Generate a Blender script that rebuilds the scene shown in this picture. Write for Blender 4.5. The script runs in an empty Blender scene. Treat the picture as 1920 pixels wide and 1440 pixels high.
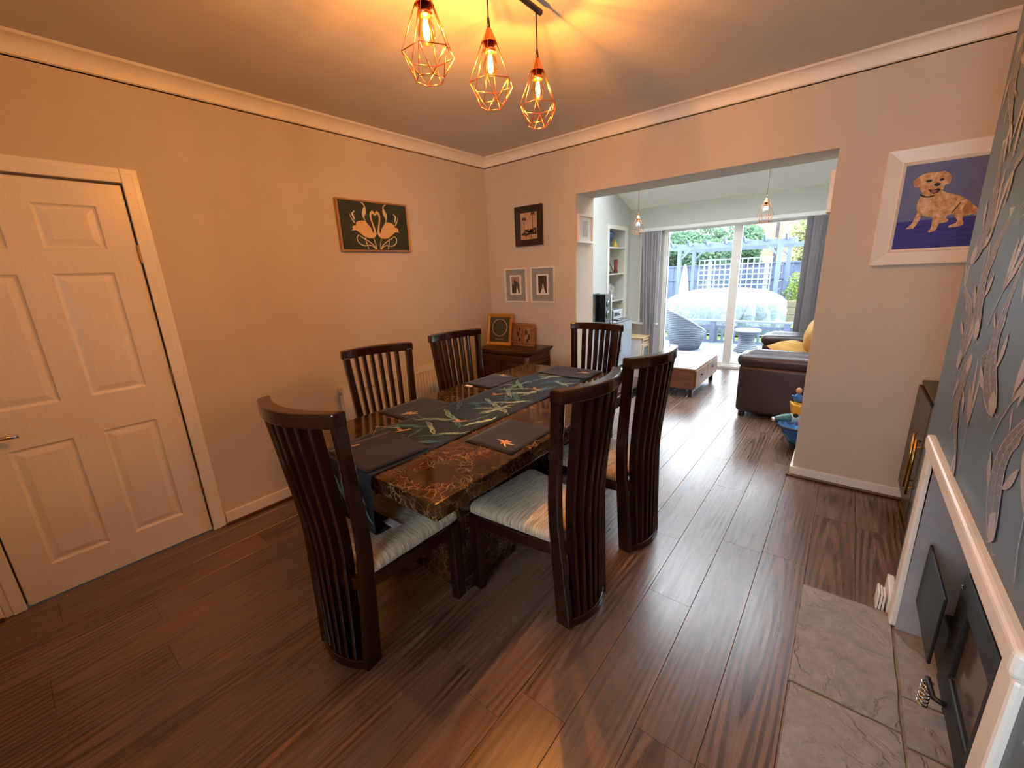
import bpy, bmesh, math, random
from mathutils import Vector, Matrix
random.seed(11)
sc = bpy.context.scene
COL = sc.collection
PI = math.pi

# ------------------------------------------------------------------ camera, world, exposure
cam = bpy.data.cameras.new('camera'); cam_o = bpy.data.objects.new('camera', cam); COL.objects.link(cam_o)
cam.sensor_fit = 'HORIZONTAL'; cam.sensor_width = 36.0; cam.lens = 769.27 / 1920 * 36.0
cam.clip_start = 0.02; cam.clip_end = 200
_yaw, _pit, _rol = math.radians(-39.3694), math.radians(15.1136), math.radians(-2.5882)
_f = Vector((math.sin(_yaw) * math.cos(_pit), math.cos(_yaw) * math.cos(_pit), -math.sin(_pit)))
_r = Vector((math.cos(_yaw), -math.sin(_yaw), 0)); _u = _r.cross(_f)
_r2 = _r * math.cos(_rol) + _u * math.sin(_rol); _u2 = _u * math.cos(_rol) - _r * math.sin(_rol)
cam_o.matrix_world = Matrix(((_r2.x, _u2.x, -_f.x, 2.9334), (_r2.y, _u2.y, -_f.y, -3.2959), (_r2.z, _u2.z, -_f.z, 1.4791), (0, 0, 0, 1)))
sc.camera = cam_o

SKY = 10.2            # overcast sky brightness
LAMP = 29.0          # watts of each dining bulb
world = bpy.data.worlds.new('world'); sc.world = world; world.use_nodes = True
_b = world.node_tree.nodes['Background']; _b.inputs[0].default_value = (0.87, 0.935, 1.0, 1); _b.inputs[1].default_value = SKY
sc.view_settings.view_transform = 'Standard'; sc.view_settings.look = 'None'
sc.view_settings.gamma = 1.0; sc.view_settings.use_curve_mapping = False
sc.view_settings.exposure = 0.37
sc.cycles.use_denoising = True
sc.cycles.max_bounces = 10; sc.cycles.diffuse_bounces = 6; sc.cycles.transparent_max_bounces = 16
sc.cycles.sample_clamp_indirect = 6.0; sc.cycles.caustics_reflective = False; sc.cycles.caustics_refractive = False

# ------------------------------------------------------------------ materials
def lin(c):
    if isinstance(c, str): c = tuple(int(c[i:i + 2], 16) / 255 for i in (0, 2, 4))
    return tuple((x / 12.92 if x <= .04045 else ((x + .055) / 1.055) ** 2.4) for x in c) + (1.0,)

class NT:
    def __init__(s, name):
        s.m = bpy.data.materials.new(name); s.m.use_nodes = True; s.t = s.m.node_tree; s.t.nodes.clear()
        s.out = s.n('ShaderNodeOutputMaterial')
    def n(s, kind, **kw):
        nd = s.t.nodes.new(kind)
        for k, v in kw.items():
            if k.startswith('i_'):
                key = k[2:]; key = int(key) if key.isdigit() else key.replace('_', ' ')
                nd.inputs[key].default_value = v
            else: setattr(nd, k, v)
        return nd
    def l(s, a, b): s.t.links.new(a, b)
    def mix(s, fac, a, b, kind='MIX'):
        nd = s.n('ShaderNodeMix', data_type='RGBA', blend_type=kind)
        for sock, v in ((nd.inputs[0], fac), (nd.inputs[6], a), (nd.inputs[7], b)):
            if hasattr(v, 'is_output'): s.l(v, sock)
            elif isinstance(v, (int, float)): sock.default_value = v
            else: sock.default_value = v
        return nd.outputs[2]
    def ramp(s, src, stops):
        nd = s.n('ShaderNodeValToRGB'); e = nd.color_ramp.elements
        while len(e) < len(stops): e.new(.5)
        for k, (p, c) in enumerate(stops): e[k].position = p; e[k].color = c if len(c) == 4 else lin(c)
        s.l(src, nd.inputs[0]); return nd.outputs[0]
    def coords(s, scale=(1, 1, 1), rnd=False, kind='Object'):
        tc = s.n('ShaderNodeTexCoord'); mp = s.n('ShaderNodeMapping'); mp.inputs['Scale'].default_value = scale
        s.l(tc.outputs[kind], mp.inputs['Vector'])
        if rnd:
            oi = s.n('ShaderNodeObjectInfo'); m = s.n('ShaderNodeMath', operation='MULTIPLY'); m.inputs[1].default_value = 57.0
            s.l(oi.outputs['Random'], m.inputs[0]); cb = s.n('ShaderNodeCombineXYZ'); s.l(m.outputs[0], cb.inputs[0]); s.l(m.outputs[0], cb.inputs[1])
            s.l(cb.outputs[0], mp.inputs['Location'])
        return mp.outputs[0]
    def noise(s, vec, scale=5, detail=4, rough=.55, dist=0):
        nd = s.n('ShaderNodeTexNoise'); nd.inputs['Scale'].default_value = scale; nd.inputs['Detail'].default_value = detail
        nd.inputs['Roughness'].default_value = rough; nd.inputs['Distortion'].default_value = dist
        s.l(vec, nd.inputs['Vector']); return nd.outputs[0]
    def bsdf(s, color, rough=.5, metal=0, spec=.5, bump=None, bstr=.2, bdist=.01, sheen=0, coat=0, trans=0):
        p = s.n('ShaderNodeBsdfPrincipled')
        if hasattr(color, 'is_output'): s.l(color, p.inputs['Base Color'])
        else: p.inputs['Base Color'].default_value = color
        if hasattr(rough, 'is_output'): s.l(rough, p.inputs['Roughness'])
        else: p.inputs['Roughness'].default_value = rough
        p.inputs['Metallic'].default_value = metal; p.inputs['Specular IOR Level'].default_value = spec
        p.inputs['Sheen Weight'].default_value = sheen; p.inputs['Coat Weight'].default_value = coat; p.inputs['Coat Roughness'].default_value = .08
        if bump is not None:
            b = s.n('ShaderNodeBump'); b.inputs['Strength'].default_value = bstr; b.inputs['Distance'].default_value = bdist
            s.l(bump, b.inputs['Height']); s.l(b.outputs[0], p.inputs['Normal'])
        s.l(p.outputs[0], s.out.inputs[0]); return p

MATS = {}
def mat(name, rgb, rough=.5, metal=0, rgb2=None, scale=6, stretch=(1, 1, 1), bump=0, bscale=None, spec=.5, sheen=0, coat=0, rnd=False, bdist=.01, detail=4, lo=.35, hi=.65):
    if name in MATS: return MATS[name]
    t = NT(name); v = t.coords(stretch, rnd)
    a = lin(rgb); b = lin(rgb2) if rgb2 else tuple(x * .88 for x in a[:3]) + (1,)
    nz = t.noise(v, scale, detail)
    col = t.ramp(nz, [(lo, a), (hi, b)])
    bm = None
    if bump: bm = t.noise(v, bscale or scale * 4, 3)
    t.bsdf(col, rough, metal, spec, bm, bump, bdist, sheen, coat)
    MATS[name] = t.m; return t.m

def glass_mat(name, tint=(1, 1, 1, 1), refl=.5, rough=.0):
    t = NT(name); tr = t.n('ShaderNodeBsdfTransparent'); tr.inputs[0].default_value = tint
    gl = t.n('ShaderNodeBsdfGlossy'); gl.inputs['Roughness'].default_value = rough
    fr = t.n('ShaderNodeFresnel'); fr.inputs[0].default_value = 1.45
    mu = t.n('ShaderNodeMath', operation='MULTIPLY'); mu.inputs[1].default_value = refl; t.l(fr.outputs[0], mu.inputs[0])
    mx = t.n('ShaderNodeMixShader'); t.l(mu.outputs[0], mx.inputs[0]); t.l(tr.outputs[0], mx.inputs[1]); t.l(gl.outputs[0], mx.inputs[2])
    t.l(mx.outputs[0], t.out.inputs[0]); MATS[name] = t.m; return t.m

def emit_mat(name, rgb, strength):
    t = NT(name); e = t.n('ShaderNodeEmission'); e.inputs[0].default_value = rgb; e.inputs[1].default_value = strength
    t.l(e.outputs[0], t.out.inputs[0]); return t.m

def floor_mat():
    t = NT('oak_laminate'); oi = t.n('ShaderNodeObjectInfo')
    v1 = t.coords((9, .75, 1), True); v2 = t.coords((34, 1.6, 1), True); v3 = t.coords((5, 1.1, 1), True)
    streak = t.noise(v1, 1.0, 5, .62, .9); grain = t.noise(v2, 1.6, 6, .7, .3); blot = t.noise(v3, .8, 3)
    c = t.ramp(streak, [(.28, '2d201a'), (.40, '4e372d'), (.49, '7a583e'), (.57, '5c4c46'), (.70, '97755b')])
    c = t.mix(.34, c, t.ramp(grain, [(.3, '2d211a'), (.5, '6c5548'), (.72, '9c8473')]), 'MIX')
    c = t.mix(t.ramp(oi.outputs['Random'], [(0, (.0, .0, .0, 1)), (1, (.9, .9, .9, 1))]), c, t.mix(.5, c, lin('7a665c')), 'MIX')
    ring = t.n('ShaderNodeTexWave', wave_type='RINGS', rings_direction='Z'); ring.inputs['Scale'].default_value = 2.1
    ring.inputs['Distortion'].default_value = 2.6; ring.inputs['Detail'].default_value = 3.0; ring.inputs['Detail Scale'].default_value = 1.6
    mp = t.n('ShaderNodeMapping'); mp.inputs['Scale'].default_value = (6.5, .42, 1); tcx = t.n('ShaderNodeTexCoord'); t.l(tcx.outputs['Object'], mp.inputs['Vector'])
    ml = t.n('ShaderNodeMath', operation='MULTIPLY_ADD'); ml.inputs[1].default_value = -.45; ml.inputs[2].default_value = -.03; t.l(oi.outputs['Random'], ml.inputs[0])
    cx = t.n('ShaderNodeCombineXYZ'); cx.inputs[0].default_value = -.55; t.l(ml.outputs[0], cx.inputs[1]); t.l(cx.outputs[0], mp.inputs['Location']); t.l(mp.outputs[0], ring.inputs['Vector'])
    msk = t.ramp(blot, [(.40, (.1, .1, .1, 1)), (.60, (.8, .8, .8, 1))])
    c = t.mix(msk, c, t.mix(1.0, c, t.ramp(ring.outputs[1], [(.25, '77604f'), (.6, 'ffffff')]), 'MULTIPLY'))
    rg = t.ramp(grain, [(.3, (.33, .33, .33, 1)), (.7, (.25, .25, .25, 1))])
    t.bsdf(c, rg, 0, 1.0, grain, .10, .004); MATS['floor'] = t.m; return t.m

def marble_mat():
    t = NT('dark_emperador_marble'); v = t.coords((1, 1, 1), True)
    base = t.noise(v, 7, 6, .6, 1.2)
    c = t.ramp(base, [(.28, '17100c'), (.48, '2c1c11'), (.60, '452d18'), (.74, '634524')])
    wn = t.n('ShaderNodeTexNoise'); wn.inputs['Scale'].default_value = 5; wn.inputs['Detail'].default_value = 4; t.l(v, wn.inputs['Vector'])
    add = t.n('ShaderNodeMix', data_type='VECTOR'); add.inputs[0].default_value = .22; t.l(v, add.inputs[4]); t.l(wn.outputs[1], add.inputs[5])
    def vein(sc_, w):
        vo = t.n('ShaderNodeTexVoronoi', feature='DISTANCE_TO_EDGE'); vo.inputs['Scale'].default_value = sc_; t.l(add.outputs[1], vo.inputs['Vector'])
        return t.ramp(vo.outputs['Distance'], [(0, (1, 1, 1, 1)), (w, (0, 0, 0, 1))])
    m2 = t.ramp(t.noise(v, 4, 3), [(.46, (0, 0, 0, 1)), (.64, (.55, .55, .55, 1))])
    f1 = t.mix(1.0, vein(17, .035), m2, 'MULTIPLY')
    c = t.mix(f1, c, lin('a98a5e'))
    f2 = t.mix(1.0, vein(38, .06), t.ramp(t.noise(v, 9, 3), [(.48, (0, 0, 0, 1)), (.62, (.4, .4, .4, 1))]), 'MULTIPLY')
    c = t.mix(f2, c, lin('b9a283'))
    t.bsdf(c, .09, 0, .55); return t.m

def brick_mat():
    t = NT('red_house_brick'); br = t.n('ShaderNodeTexBrick'); br.inputs['Scale'].default_value = 4.4
    br.inputs['Color1'].default_value = lin('b0604a'); br.inputs['Color2'].default_value = lin('c17a62'); br.inputs['Mortar'].default_value = lin('c7b5a5')
    br.inputs['Mortar Size'].default_value = .012; t.l(t.coords((1, 1, 1)), br.inputs['Vector'])
    mp = [n for n in t.t.nodes if n.type == 'MAPPING'][0]; mp.inputs['Rotation'].default_value = (PI / 2, 0, 0)
    t.bsdf(br.outputs[0], .9); return t.m

FLOOR_M = floor_mat(); MARBLE = marble_mat()
WALL = mat('greige_wall_paint', 'cbbfae', .75, rgb2='c6baa9', scale=3, bump=.06, bscale=160, bdist=.002)
WALLGREY = mat('pale_grey_wall_paint', 'c6c7c0', .75, rgb2='c2c3bc', scale=3, bump=.05, bscale=160, bdist=.002)
CEIL = mat('white_ceiling_paint', 'cfc9bf', .85, rgb2='cac4ba', scale=3, bump=.08, bscale=220, bdist=.002)
GLOSSW = mat('white_gloss_paint', 'e9e4da', .3, rgb2='e4dfd4', scale=4, bump=.05, bscale=40, bdist=.002)
DOORM = mat('white_woodgrain_door_paint', 'e8e1d6', .26, rgb2='e4dcd0', scale=4, stretch=(1, 30, 3), bump=.12, bscale=14, bdist=.002)
UPVC = mat('white_upvc', 'e6e4de', .35, rgb2='e2e0da')
ESP = mat('dark_espresso_lacquer', '2b1511', .13, rgb2='1d0d0a', scale=3, stretch=(6, 6, .8), spec=.55)
SEATF = mat('oatmeal_woven_fabric', 'c6b89e', .9, rgb2='8f816a', scale=3.2, stretch=(4, 40, 4), bump=.5, bscale=10, sheen=.3, rnd=True, bdist=.004)
VELVET = mat('charcoal_velvet', '171517', .85, rgb2='201d20', scale=5, spec=.2, bump=.15, bscale=9, sheen=.15, bdist=.01)
RUNNERM = mat('dark_teal_velvet', '14212a', .8, rgb2='1b2b35', scale=5, spec=.2, bump=.12, bscale=8, sheen=.1, bdist=.01)
LEAFP = mat('pale_green_print', '8ea68e', .8, rgb2='6c8f8c', scale=9)
LEAFT = mat('teal_print', '4d7d86', .8, rgb2='2f5d78', scale=9)
BIRDP = mat('orange_print', 'bf9674', .8, rgb2='a87a52', scale=20)
CREAMP = mat('cream_print', 'd8cba6', .8, rgb2='c9b98f', scale=20)
WHITE = mat('white_label', 'e8e6e6', .6)
COPPER = mat('brushed_copper', 'd98e62', .28, 1.0, rgb2='cf8357')
BLACK = mat('black_satin', '141414', .45, rgb2='191919')
BLACKG = mat('black_gloss', '08080a', .12, rgb2='0c0c0e')
BRASS = mat('brass', 'c2a25c', .3, 1.0, rgb2='b59450')
CHROME = mat('chrome', 'c9c9c9', .15, 1.0, rgb2='bfbfbf')
GOLD = mat('gold_leaf_frame', 'e2b566', .22, .95, rgb2='d0a04e')
MAHOG = mat('dark_mahogany', '4a2317', .3, rgb2='2e140d', scale=3, stretch=(2, 2, 9), spec=.5)
OAKW = mat('warm_oak', 'a5784f', .5, rgb2='8a5f3c', scale=3, stretch=(2, 12, 12))
WALNUT = mat('mid_walnut', '7b4e33', .45, rgb2='63402b', scale=3, stretch=(2, 12, 12))
LEATHER = mat('dark_brown_leather', '3a2a28', .38, rgb2='2e201f', scale=5, bump=.35, bscale=22, bdist=.006)
MUSTARD = mat('mustard_cotton', 'b08540', .85, rgb2='a07634', scale=6, bump=.25, bscale=18)
BLIND = mat('slate_grey_blind_fabric', 'a39ea2', .85, rgb2='989397', scale=9, stretch=(60, 60, 2))
RADW = mat('white_radiator_enamel', 'e6dfd0', .35, rgb2='e2dacb')
STONE = None
GLASS = glass_mat('clear_window_glass', (.95, .98, 1, 1), .8)
BULBG = glass_mat('amber_bulb_glass', (1, .88, .62, 1), .6)
BULBW = mat('white_bulb_glass', 'f1f1ee', .25)
GREYM = mat('grey_paint', '8f9499', .55, rgb2='868b90')
STOVE = mat('black_cast_iron', '17181a', .5, rgb2='101112', scale=30, bump=.1, bscale=120, bdist=.001)

# ------------------------------------------------------------------ mesh helpers
class MB:
    def __init__(s): s.v = []; s.f = []
    def add(s, vs, fs):
        n = len(s.v); s.v += [tuple(v) for v in vs]; s.f += [tuple(i + n for i in f) for f in fs]; return s
    def box(s, x0, x1, y0, y1, z0, z1):
        return s.add([(x0, y0, z0), (x1, y0, z0), (x1, y1, z0), (x0, y1, z0), (x0, y0, z1), (x1, y0, z1), (x1, y1, z1), (x0, y1, z1)],
                     [(0, 3, 2, 1), (4, 5, 6, 7), (0, 1, 5, 4), (1, 2, 6, 5), (2, 3, 7, 6), (3, 0, 4, 7)])
    def rings(s, rs, cap=True, closed=False):
        n = len(rs[0]); vs = [p for r in rs for p in r]; fs = []
        m = len(rs)
        for i in range(m if closed else m - 1):
            j = (i + 1) % m
            for k in range(n): fs.append((i * n + k, i * n + (k + 1) % n, j * n + (k + 1) % n, j * n + k))
        if cap and not closed: fs += [tuple(range(n))[::-1], tuple((m - 1) * n + k for k in range(n))]
        return s.add(vs, fs)
    def tube(s, pts, r, n=8, closed=False):
        P = [Vector(p) for p in pts]; rs = []; m = len(P); up = None
        for i, p in enumerate(P):
            a = P[(i - 1) % m] if (i or closed) else p; b = P[(i + 1) % m] if (i < m - 1 or closed) else p
            d = (b - a).normalized()
            if up is None: up = Vector((0, 0, 1)) if abs(d.z) < .9 else Vector((1, 0, 0))
            x = d.cross(up).normalized(); y = x.cross(d).normalized(); up = y
            rr = r[i] if isinstance(r, (list, tuple)) else r
            rs.append([p + (x * math.cos(2 * PI * k / n) + y * math.sin(2 * PI * k / n)) * rr for k in range(n)])
        return s.rings(rs, True, closed)
    def bar(s, p, q, w, h, up=(0, 0, 1)):
        p, q, up = Vector(p), Vector(q), Vector(up); d = (q - p).normalized()
        x = d.cross(up).normalized(); y = x.cross(d)
        return s.rings([[c + x * w / 2 * a + y * h / 2 * b for a, b in ((-1, -1), (1, -1), (1, 1), (-1, 1))] for c in (p, q)])
    def lathe(s, prof, n=20, c=(0, 0, 0), sx=1, sy=1):
        return s.rings([[(c[0] + r * sx * math.cos(2 * PI * k / n), c[1] + r * sy * math.sin(2 * PI * k / n), c[2] + z) for k in range(n)] for r, z in prof])
    def prism(s, poly, fn, d0, d1):
        return s.rings([[fn(a, b, d) for a, b in poly] for d in (d0, d1)])
    def flat(s, poly, fn): return s.add([fn(a, b) for a, b in poly], [tuple(range(len(poly)))])
    def stroke(s, pts, w, fn):
        P = [Vector((a, b)) for a, b in pts]; vs = []; m = len(P)
        for i, p in enumerate(P):
            d = (P[min(i + 1, m - 1)] - P[max(i - 1, 0)]).normalized(); nrm = Vector((-d.y, d.x))
            ww = (w[i] if isinstance(w, (list, tuple)) else w) / 2
            vs += [fn(*(p + nrm * ww)), fn(*(p - nrm * ww))]
        return s.add(vs, [(2 * i, 2 * i + 1, 2 * i + 3, 2 * i + 2) for i in range(m - 1)])
    def grid(s, nu, nv, fn):
        vs = [fn(i / nu, j / nv) for j in range(nv + 1) for i in range(nu + 1)]
        return s.add(vs, [(j * (nu + 1) + i, j * (nu + 1) + i + 1, (j + 1) * (nu + 1) + i + 1, (j + 1) * (nu + 1) + i) for j in range(nv) for i in range(nu)])
    def mesh(s, name, m):
        me = bpy.data.meshes.new(name); me.from_pydata([tuple(v) for v in s.v], [], s.f); me.update()
        bm = bmesh.new(); bm.from_mesh(me); bmesh.ops.recalc_face_normals(bm, faces=bm.faces); bm.to_mesh(me); bm.free()
        if m: me.materials.append(m)
        return me
    def build(s, name, m, parent=None, smooth=False, bevel=0, sub=0, loc=None, rot=None, solid=0, seg=2):
        return place(name, s.mesh(name, m), parent, smooth, bevel, sub, loc, rot, solid, seg)

def place(name, me, parent=None, smooth=False, bevel=0, sub=0, loc=None, rot=None, solid=0, seg=2):
    o = bpy.data.objects.new(name, me); COL.objects.link(o); o.parent = parent
    if loc is not None: o.location = loc
    if rot is not None: o.rotation_euler = rot
    if smooth:
        for p in me.polygons: p.use_smooth = True
    if solid: md = o.modifiers.new('solid', 'SOLIDIFY'); md.thickness = solid; md.offset = 0
    if bevel:
        md = o.modifiers.new('bevel', 'BEVEL'); md.width = bevel; md.segments = seg; md.limit_method = 'ANGLE'; md.angle_limit = math.radians(40)
        md.harden_normals = False
    if sub: md = o.modifiers.new('sub', 'SUBSURF'); md.levels = sub; md.render_levels = sub
    return o

def tag(o, label, cat, group=None, kind=None):
    o['label'] = label; o['category'] = cat
    if group: o['group'] = group
    if kind: o['kind'] = kind
    return o
def thing(name, label, cat, loc=(0, 0, 0), rz=0, group=None):
    o = bpy.data.objects.new(name, None); COL.objects.link(o); o.location = loc; o.rotation_euler = (0, 0, rz); o.empty_display_size = .1
    return tag(o, label, cat, group)
def struct(o, label, cat): return tag(o, label, cat, None, 'structure')
def copy_tree(o, parent=None):
    c = o.copy(); COL.objects.link(c); c.parent = parent
    for ch in list(o.children): copy_tree(ch, c)
    return c
def smooth_closed(pts, n=4):
    out = []; m = len(pts)
    for i in range(m):
        p0, p1, p2, p3 = (Vector(pts[(i + k) % m]) for k in (-1, 0, 1, 2))
        for k in range(n):
            t = k / n
            out.append(tuple(.5 * ((2 * p1) + (p2 - p0) * t + (2 * p0 - 5 * p1 + 4 * p2 - p3) * t * t + (3 * p1 - p0 - 3 * p2 + p3) * t ** 3)))
    return out
def smooth_open(pts, n=5):
    q = [pts[0]] + list(pts) + [pts[-1]]; out = []
    for i in range(1, len(q) - 2):
        p0, p1, p2, p3 = (Vector(q[i + k]) for k in (-1, 0, 1, 2))
        for k in range(n):
            t = k / n
            out.append(tuple(.5 * ((2 * p1) + (p2 - p0) * t + (2 * p0 - 5 * p1 + 4 * p2 - p3) * t * t + (3 * p1 - p0 - 3 * p2 + p3) * t ** 3)))
    out.append(tuple(pts[-1])); return out
def ellipse(cx, cy, a, b, n=14, rot=0):
    return [(cx + a * math.cos(t) * math.cos(rot) - b * math.sin(t) * math.sin(rot), cy + a * math.cos(t) * math.sin(rot) + b * math.sin(t) * math.cos(rot)) for t in (2 * PI * k / n for k in range(n))]
def slab_holes(mb, a0, a1, b0, b1, d0, d1, holes, fn):
    """rectangle a x b with rectangular holes, thickness d0..d1, fn(a,b,d)->xyz"""
    A = sorted({a0, a1} | {h[i] for h in holes for i in (0, 1)}); B = sorted({b0, b1} | {h[i] for h in holes for i in (2, 3)})
    def solid(i, j):
        if not (0 <= i < len(A) - 1 and 0 <= j < len(B) - 1): return False
        ca, cb = (A[i] + A[i + 1]) / 2, (B[j] + B[j + 1]) / 2
        return a0 < ca < a1 and b0 < cb < b1 and not any(h[0] < ca < h[1] and h[2] < cb < h[3] for h in holes)
    for i in range(len(A) - 1):
        for j in range(len(B) - 1):
            if not solid(i, j): continue
            p, q, r, s_ = A[i], A[i + 1], B[j], B[j + 1]
            for d in (d0, d1): mb.add([fn(p, r, d), fn(q, r, d), fn(q, s_, d), fn(p, s_, d)], [(0, 1, 2, 3)])
            for (di, dj, e) in ((-1, 0, ((p, r), (p, s_))), (1, 0, ((q, r), (q, s_))), (0, -1, ((p, r), (q, r))), (0, 1, ((p, s_), (q, s_)))):
                if not solid(i + di, j + dj): mb.add([fn(*e[0], d0), fn(*e[1], d0), fn(*e[1], d1), fn(*e[0], d1)], [(0, 1, 2, 3)])
    bmv = {}; vs = []; fs = []
    for f in mb.f:
        g = []
        for k in f:
            key = tuple(round(c, 5) for c in mb.v[k])
            if key not in bmv: bmv[key] = len(vs); vs.append(mb.v[k])
            g.append(bmv[key])
        fs.append(tuple(g))
    mb.v, mb.f = vs, fs
    return mb

# ------------------------------------------------------------------ the setting: dining room and garden room beyond
H = 2.548
xyz = lambda a, b, d: (a, b, d)
# floor and its planks
fl = struct(MB().box(-.1, 3.75, -4.3, 3.24, -.06, -.0125).build('floor', mat('floor_underlay', '2a1f1a', .9)), 'brown oak-effect laminate plank floor running into the garden room', 'floor')
PW, PL = .1905, 1.21
JOINT = {0: -2.583, 2: -2.603, 3: -3.14, 5: -3.16, 8: -2.402, 10: -2.463, 12: -2.41, 13: -1.655, 14: -2.277, 15: -1.05}
_pm = {}
def plank_mesh(w, l):
    key = (round(w, 3), round(l, 3))
    if key not in _pm:
        g, b = .0006, .0009; m = MB()
        m.rings([[(g, g, -.012), (w - g, g, -.012), (w - g, l - g, -.012), (g, l - g, -.012)],
                 [(g, g, -b), (w - g, g, -b), (w - g, l - g, -b), (g, l - g, -b)],
                 [(g + b, g + .0001, 0), (w - g - b, g + .0001, 0), (w - g - b, l - g - .0001, 0), (g + b, l - g - .0001, 0)]])
        _pm[key] = m.mesh('plank', FLOOR_M)
    return _pm[key]
for k in range(20):
    x0, x1 = max(-.105 + PW * k, 0), min(-.105 + PW * (k + 1), 3.65)
    y = JOINT.get(k, -2.9 + random.random() * PL)
    while y > -4.2: y -= PL
    while y < 3.2:
        a, b = max(y, -4.2), min(y + PL, 3.2)
        if b - a > .02: place('plank', plank_mesh(x1 - x0, b - a), fl, loc=(x0, a, 0))
        y += PL

# walls
struct(slab_holes(MB(), -4.2, 0, 0, H, -.12, 0, [(-3.53, -2.745, 0, 2.0)], lambda a, b, d: (d, a, b)).build('wall_left', WALL), 'greige painted left wall with panelled door and radiator', 'wall')
struct(slab_holes(MB(), -.12, 3.77, 0, 3.45, 0, .32, [(1.02, 2.778, 0, 2.10)], lambda a, b, d: (a, d, b)).build('wall_back', WALL, bevel=.004), 'greige back wall with wide square opening to garden room', 'wall')
struct(MB().box(3.65, 3.77, -4.2, 0, 0, H).build('wall_right', WALL), 'greige alcove wall behind the dark cabinet', 'wall')
struct(slab_holes(MB(), -.12, 3.77, 0, H, -4.32, -4.2, [(2.10, 3.30, .85, 2.08)], lambda a, b, d: (a, d, b)).build('wall_rear', WALL), 'plain greige wall behind the viewer', 'wall')
rw = thing('window_5', 'white framed window behind the viewer', 'window'); rw['kind'] = 'structure'
m = MB(); slab_holes(m, 2.10, 3.30, .85, 2.08, -4.30, -4.24, [(2.15, 2.68, .90, 2.03), (2.72, 3.25, .90, 2.03)], lambda a, b, d: (a, d, b)); m.build('window_frame', UPVC, rw)
for a_, b_ in ((2.15, 2.68), (2.72, 3.25)): MB().box(a_, b_, -4.275, -4.27, .90, 2.03).build('pane', GLASS, rw)
MB().box(2.05, 3.35, -4.26, -4.13, .82, .85).build('window_sill', UPVC, rw)
struct(MB().box(-.12, 3.77, -4.32, 0, H, H + .1).build('ceiling', CEIL), 'white dining room ceiling above copper pendants', 'ceiling')

# chimney breast with papered front
def papermat():
    t = NT('slate_blue_wallpaper'); v = t.coords((1, 1, 1)); n1 = t.noise(v, 9, 4)
    c = t.ramp(n1, [(.3, '40525f'), (.7, '4c606d')])
    t.bsdf(c, .40, .1, 1.0, t.noise(v, 260, 2), .10, .001); return t.m
PAPER = papermat()
KOI = None
def koimat():
    t = NT('pearl_ink_print'); v = t.coords((1, 1, 1)); c = t.ramp(t.noise(v, 40, 3), [(.3, '9d938b'), (.7, 'b8ada4')])
    t.bsdf(c, .34, .35, .6); return t.m
KOI = koimat()
KOIB = mat('smoky_ink_print', '6a6866', .34, .2, rgb2='5c5b5b', scale=40)
def br(a, b, d):     # a = y, b = z, d = depth; front face leans a little like the old wall does
    return (3.257 - .0078 * b if d == 0 else 3.65, a, b)
BY0, BY1 = -2.95, -1.075
wch = slab_holes(MB(), BY0, BY1, 0, H, 0, 1, [(-2.29, -1.29, 0, .775)], br).build('wall_chimney', PAPER)
struct(wch, 'chimney breast papered in slate blue with pale koi fish', 'wall')
rec = MB(); rec.box(3.256, 3.64, -1.292, -1.286, 0, .77).box(3.256, 3.64, -2.294, -2.288, 0, .77).box(3.256, 3.64, -2.29, -1.29, .768, .774)
struct(rec.build('wall_recess', mat('grey_recess_paint', 'a3a4a6', .7, rgb2='96979a', scale=8)), 'grey painted reveals inside the fireplace opening', 'wall')
struct(MB().box(3.632, 3.645, -2.29, -1.29, 0, .77).build('wall_recess_back', mat('sooty_brick', '3a2a24', .9, rgb2='241a17', scale=12)), 'sooty dark back of the fireplace opening', 'wall')

# koi, reed and ripple print on the paper (flat ink)
def koi_mesh(curve):
    m = MB(); z0 = lambda a, b: (0, a, b)
    sp = [(curve * math.sin(3.6 * t) * .10, .19 - .38 * t) for t in [k / 14 for k in range(15)]]
    wd = [.014, .034, .044, .050, .052, .050, .046, .041, .035, .029, .023, .018, .014, .011, .010]
    def off(i, f):
        d = (Vector(sp[min(i + 1, 14)]) - Vector(sp[max(i - 1, 0)])).normalized(); n = Vector((-d.y, d.x)); p = Vector(sp[i]) + n * wd[i] * f; return (p.x, p.y)
    m.flat([off(i, -1) for i in range(15)] + [off(i, 1) for i in range(14, -1, -1)], lambda a, b: (.0003, a, b))
    for f in (-1, 1): m.stroke([off(i, f) for i in range(15)], .006, z0)
    m.stroke([sp[i] for i in range(2, 15)], .004, z0)
    for i in range(3, 14):
        for f in (-.6, 0, .6):
            c = off(i, f); m.stroke([(c[0] + .011 * math.cos(a), c[1] - .011 * math.sin(a)) for a in (.2, .9, 1.57, 2.2, 2.9)], .0022, z0)
    m.flat([off(0, -1), off(0, 1), off(1, .8), off(2, .5), off(2, -.5), off(1, -.8)], z0)
    for f in (-1, 1):
        b = off(4, f); m.flat(smooth_closed([b, (b[0] + f * .05, b[1] - .03), (b[0] + f * .065, b[1] - .085), (b[0] + f * .025, b[1] - .05)], 3), z0)
        b = off(9, f); m.flat(smooth_closed([b, (b[0] + f * .03, b[1] - .03), (b[0] + f * .03, b[1] - .06)], 3), z0)
        e = sp[14]; m.flat(smooth_closed([e, (e[0] + f * .035, e[1] - .05), (e[0] + f * .030, e[1] - .14), (e[0] + f * .008, e[1] - .07)], 3), z0)
        h = sp[0]; m.stroke([h, (h[0] + f * .03, h[1] + .02), (h[0] + f * .05, h[1] + .005)], .003, z0)
    me = m.mesh('koi_print', KOI); me.materials.append(KOIB); me.polygons[0].material_index = 1; return me
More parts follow.
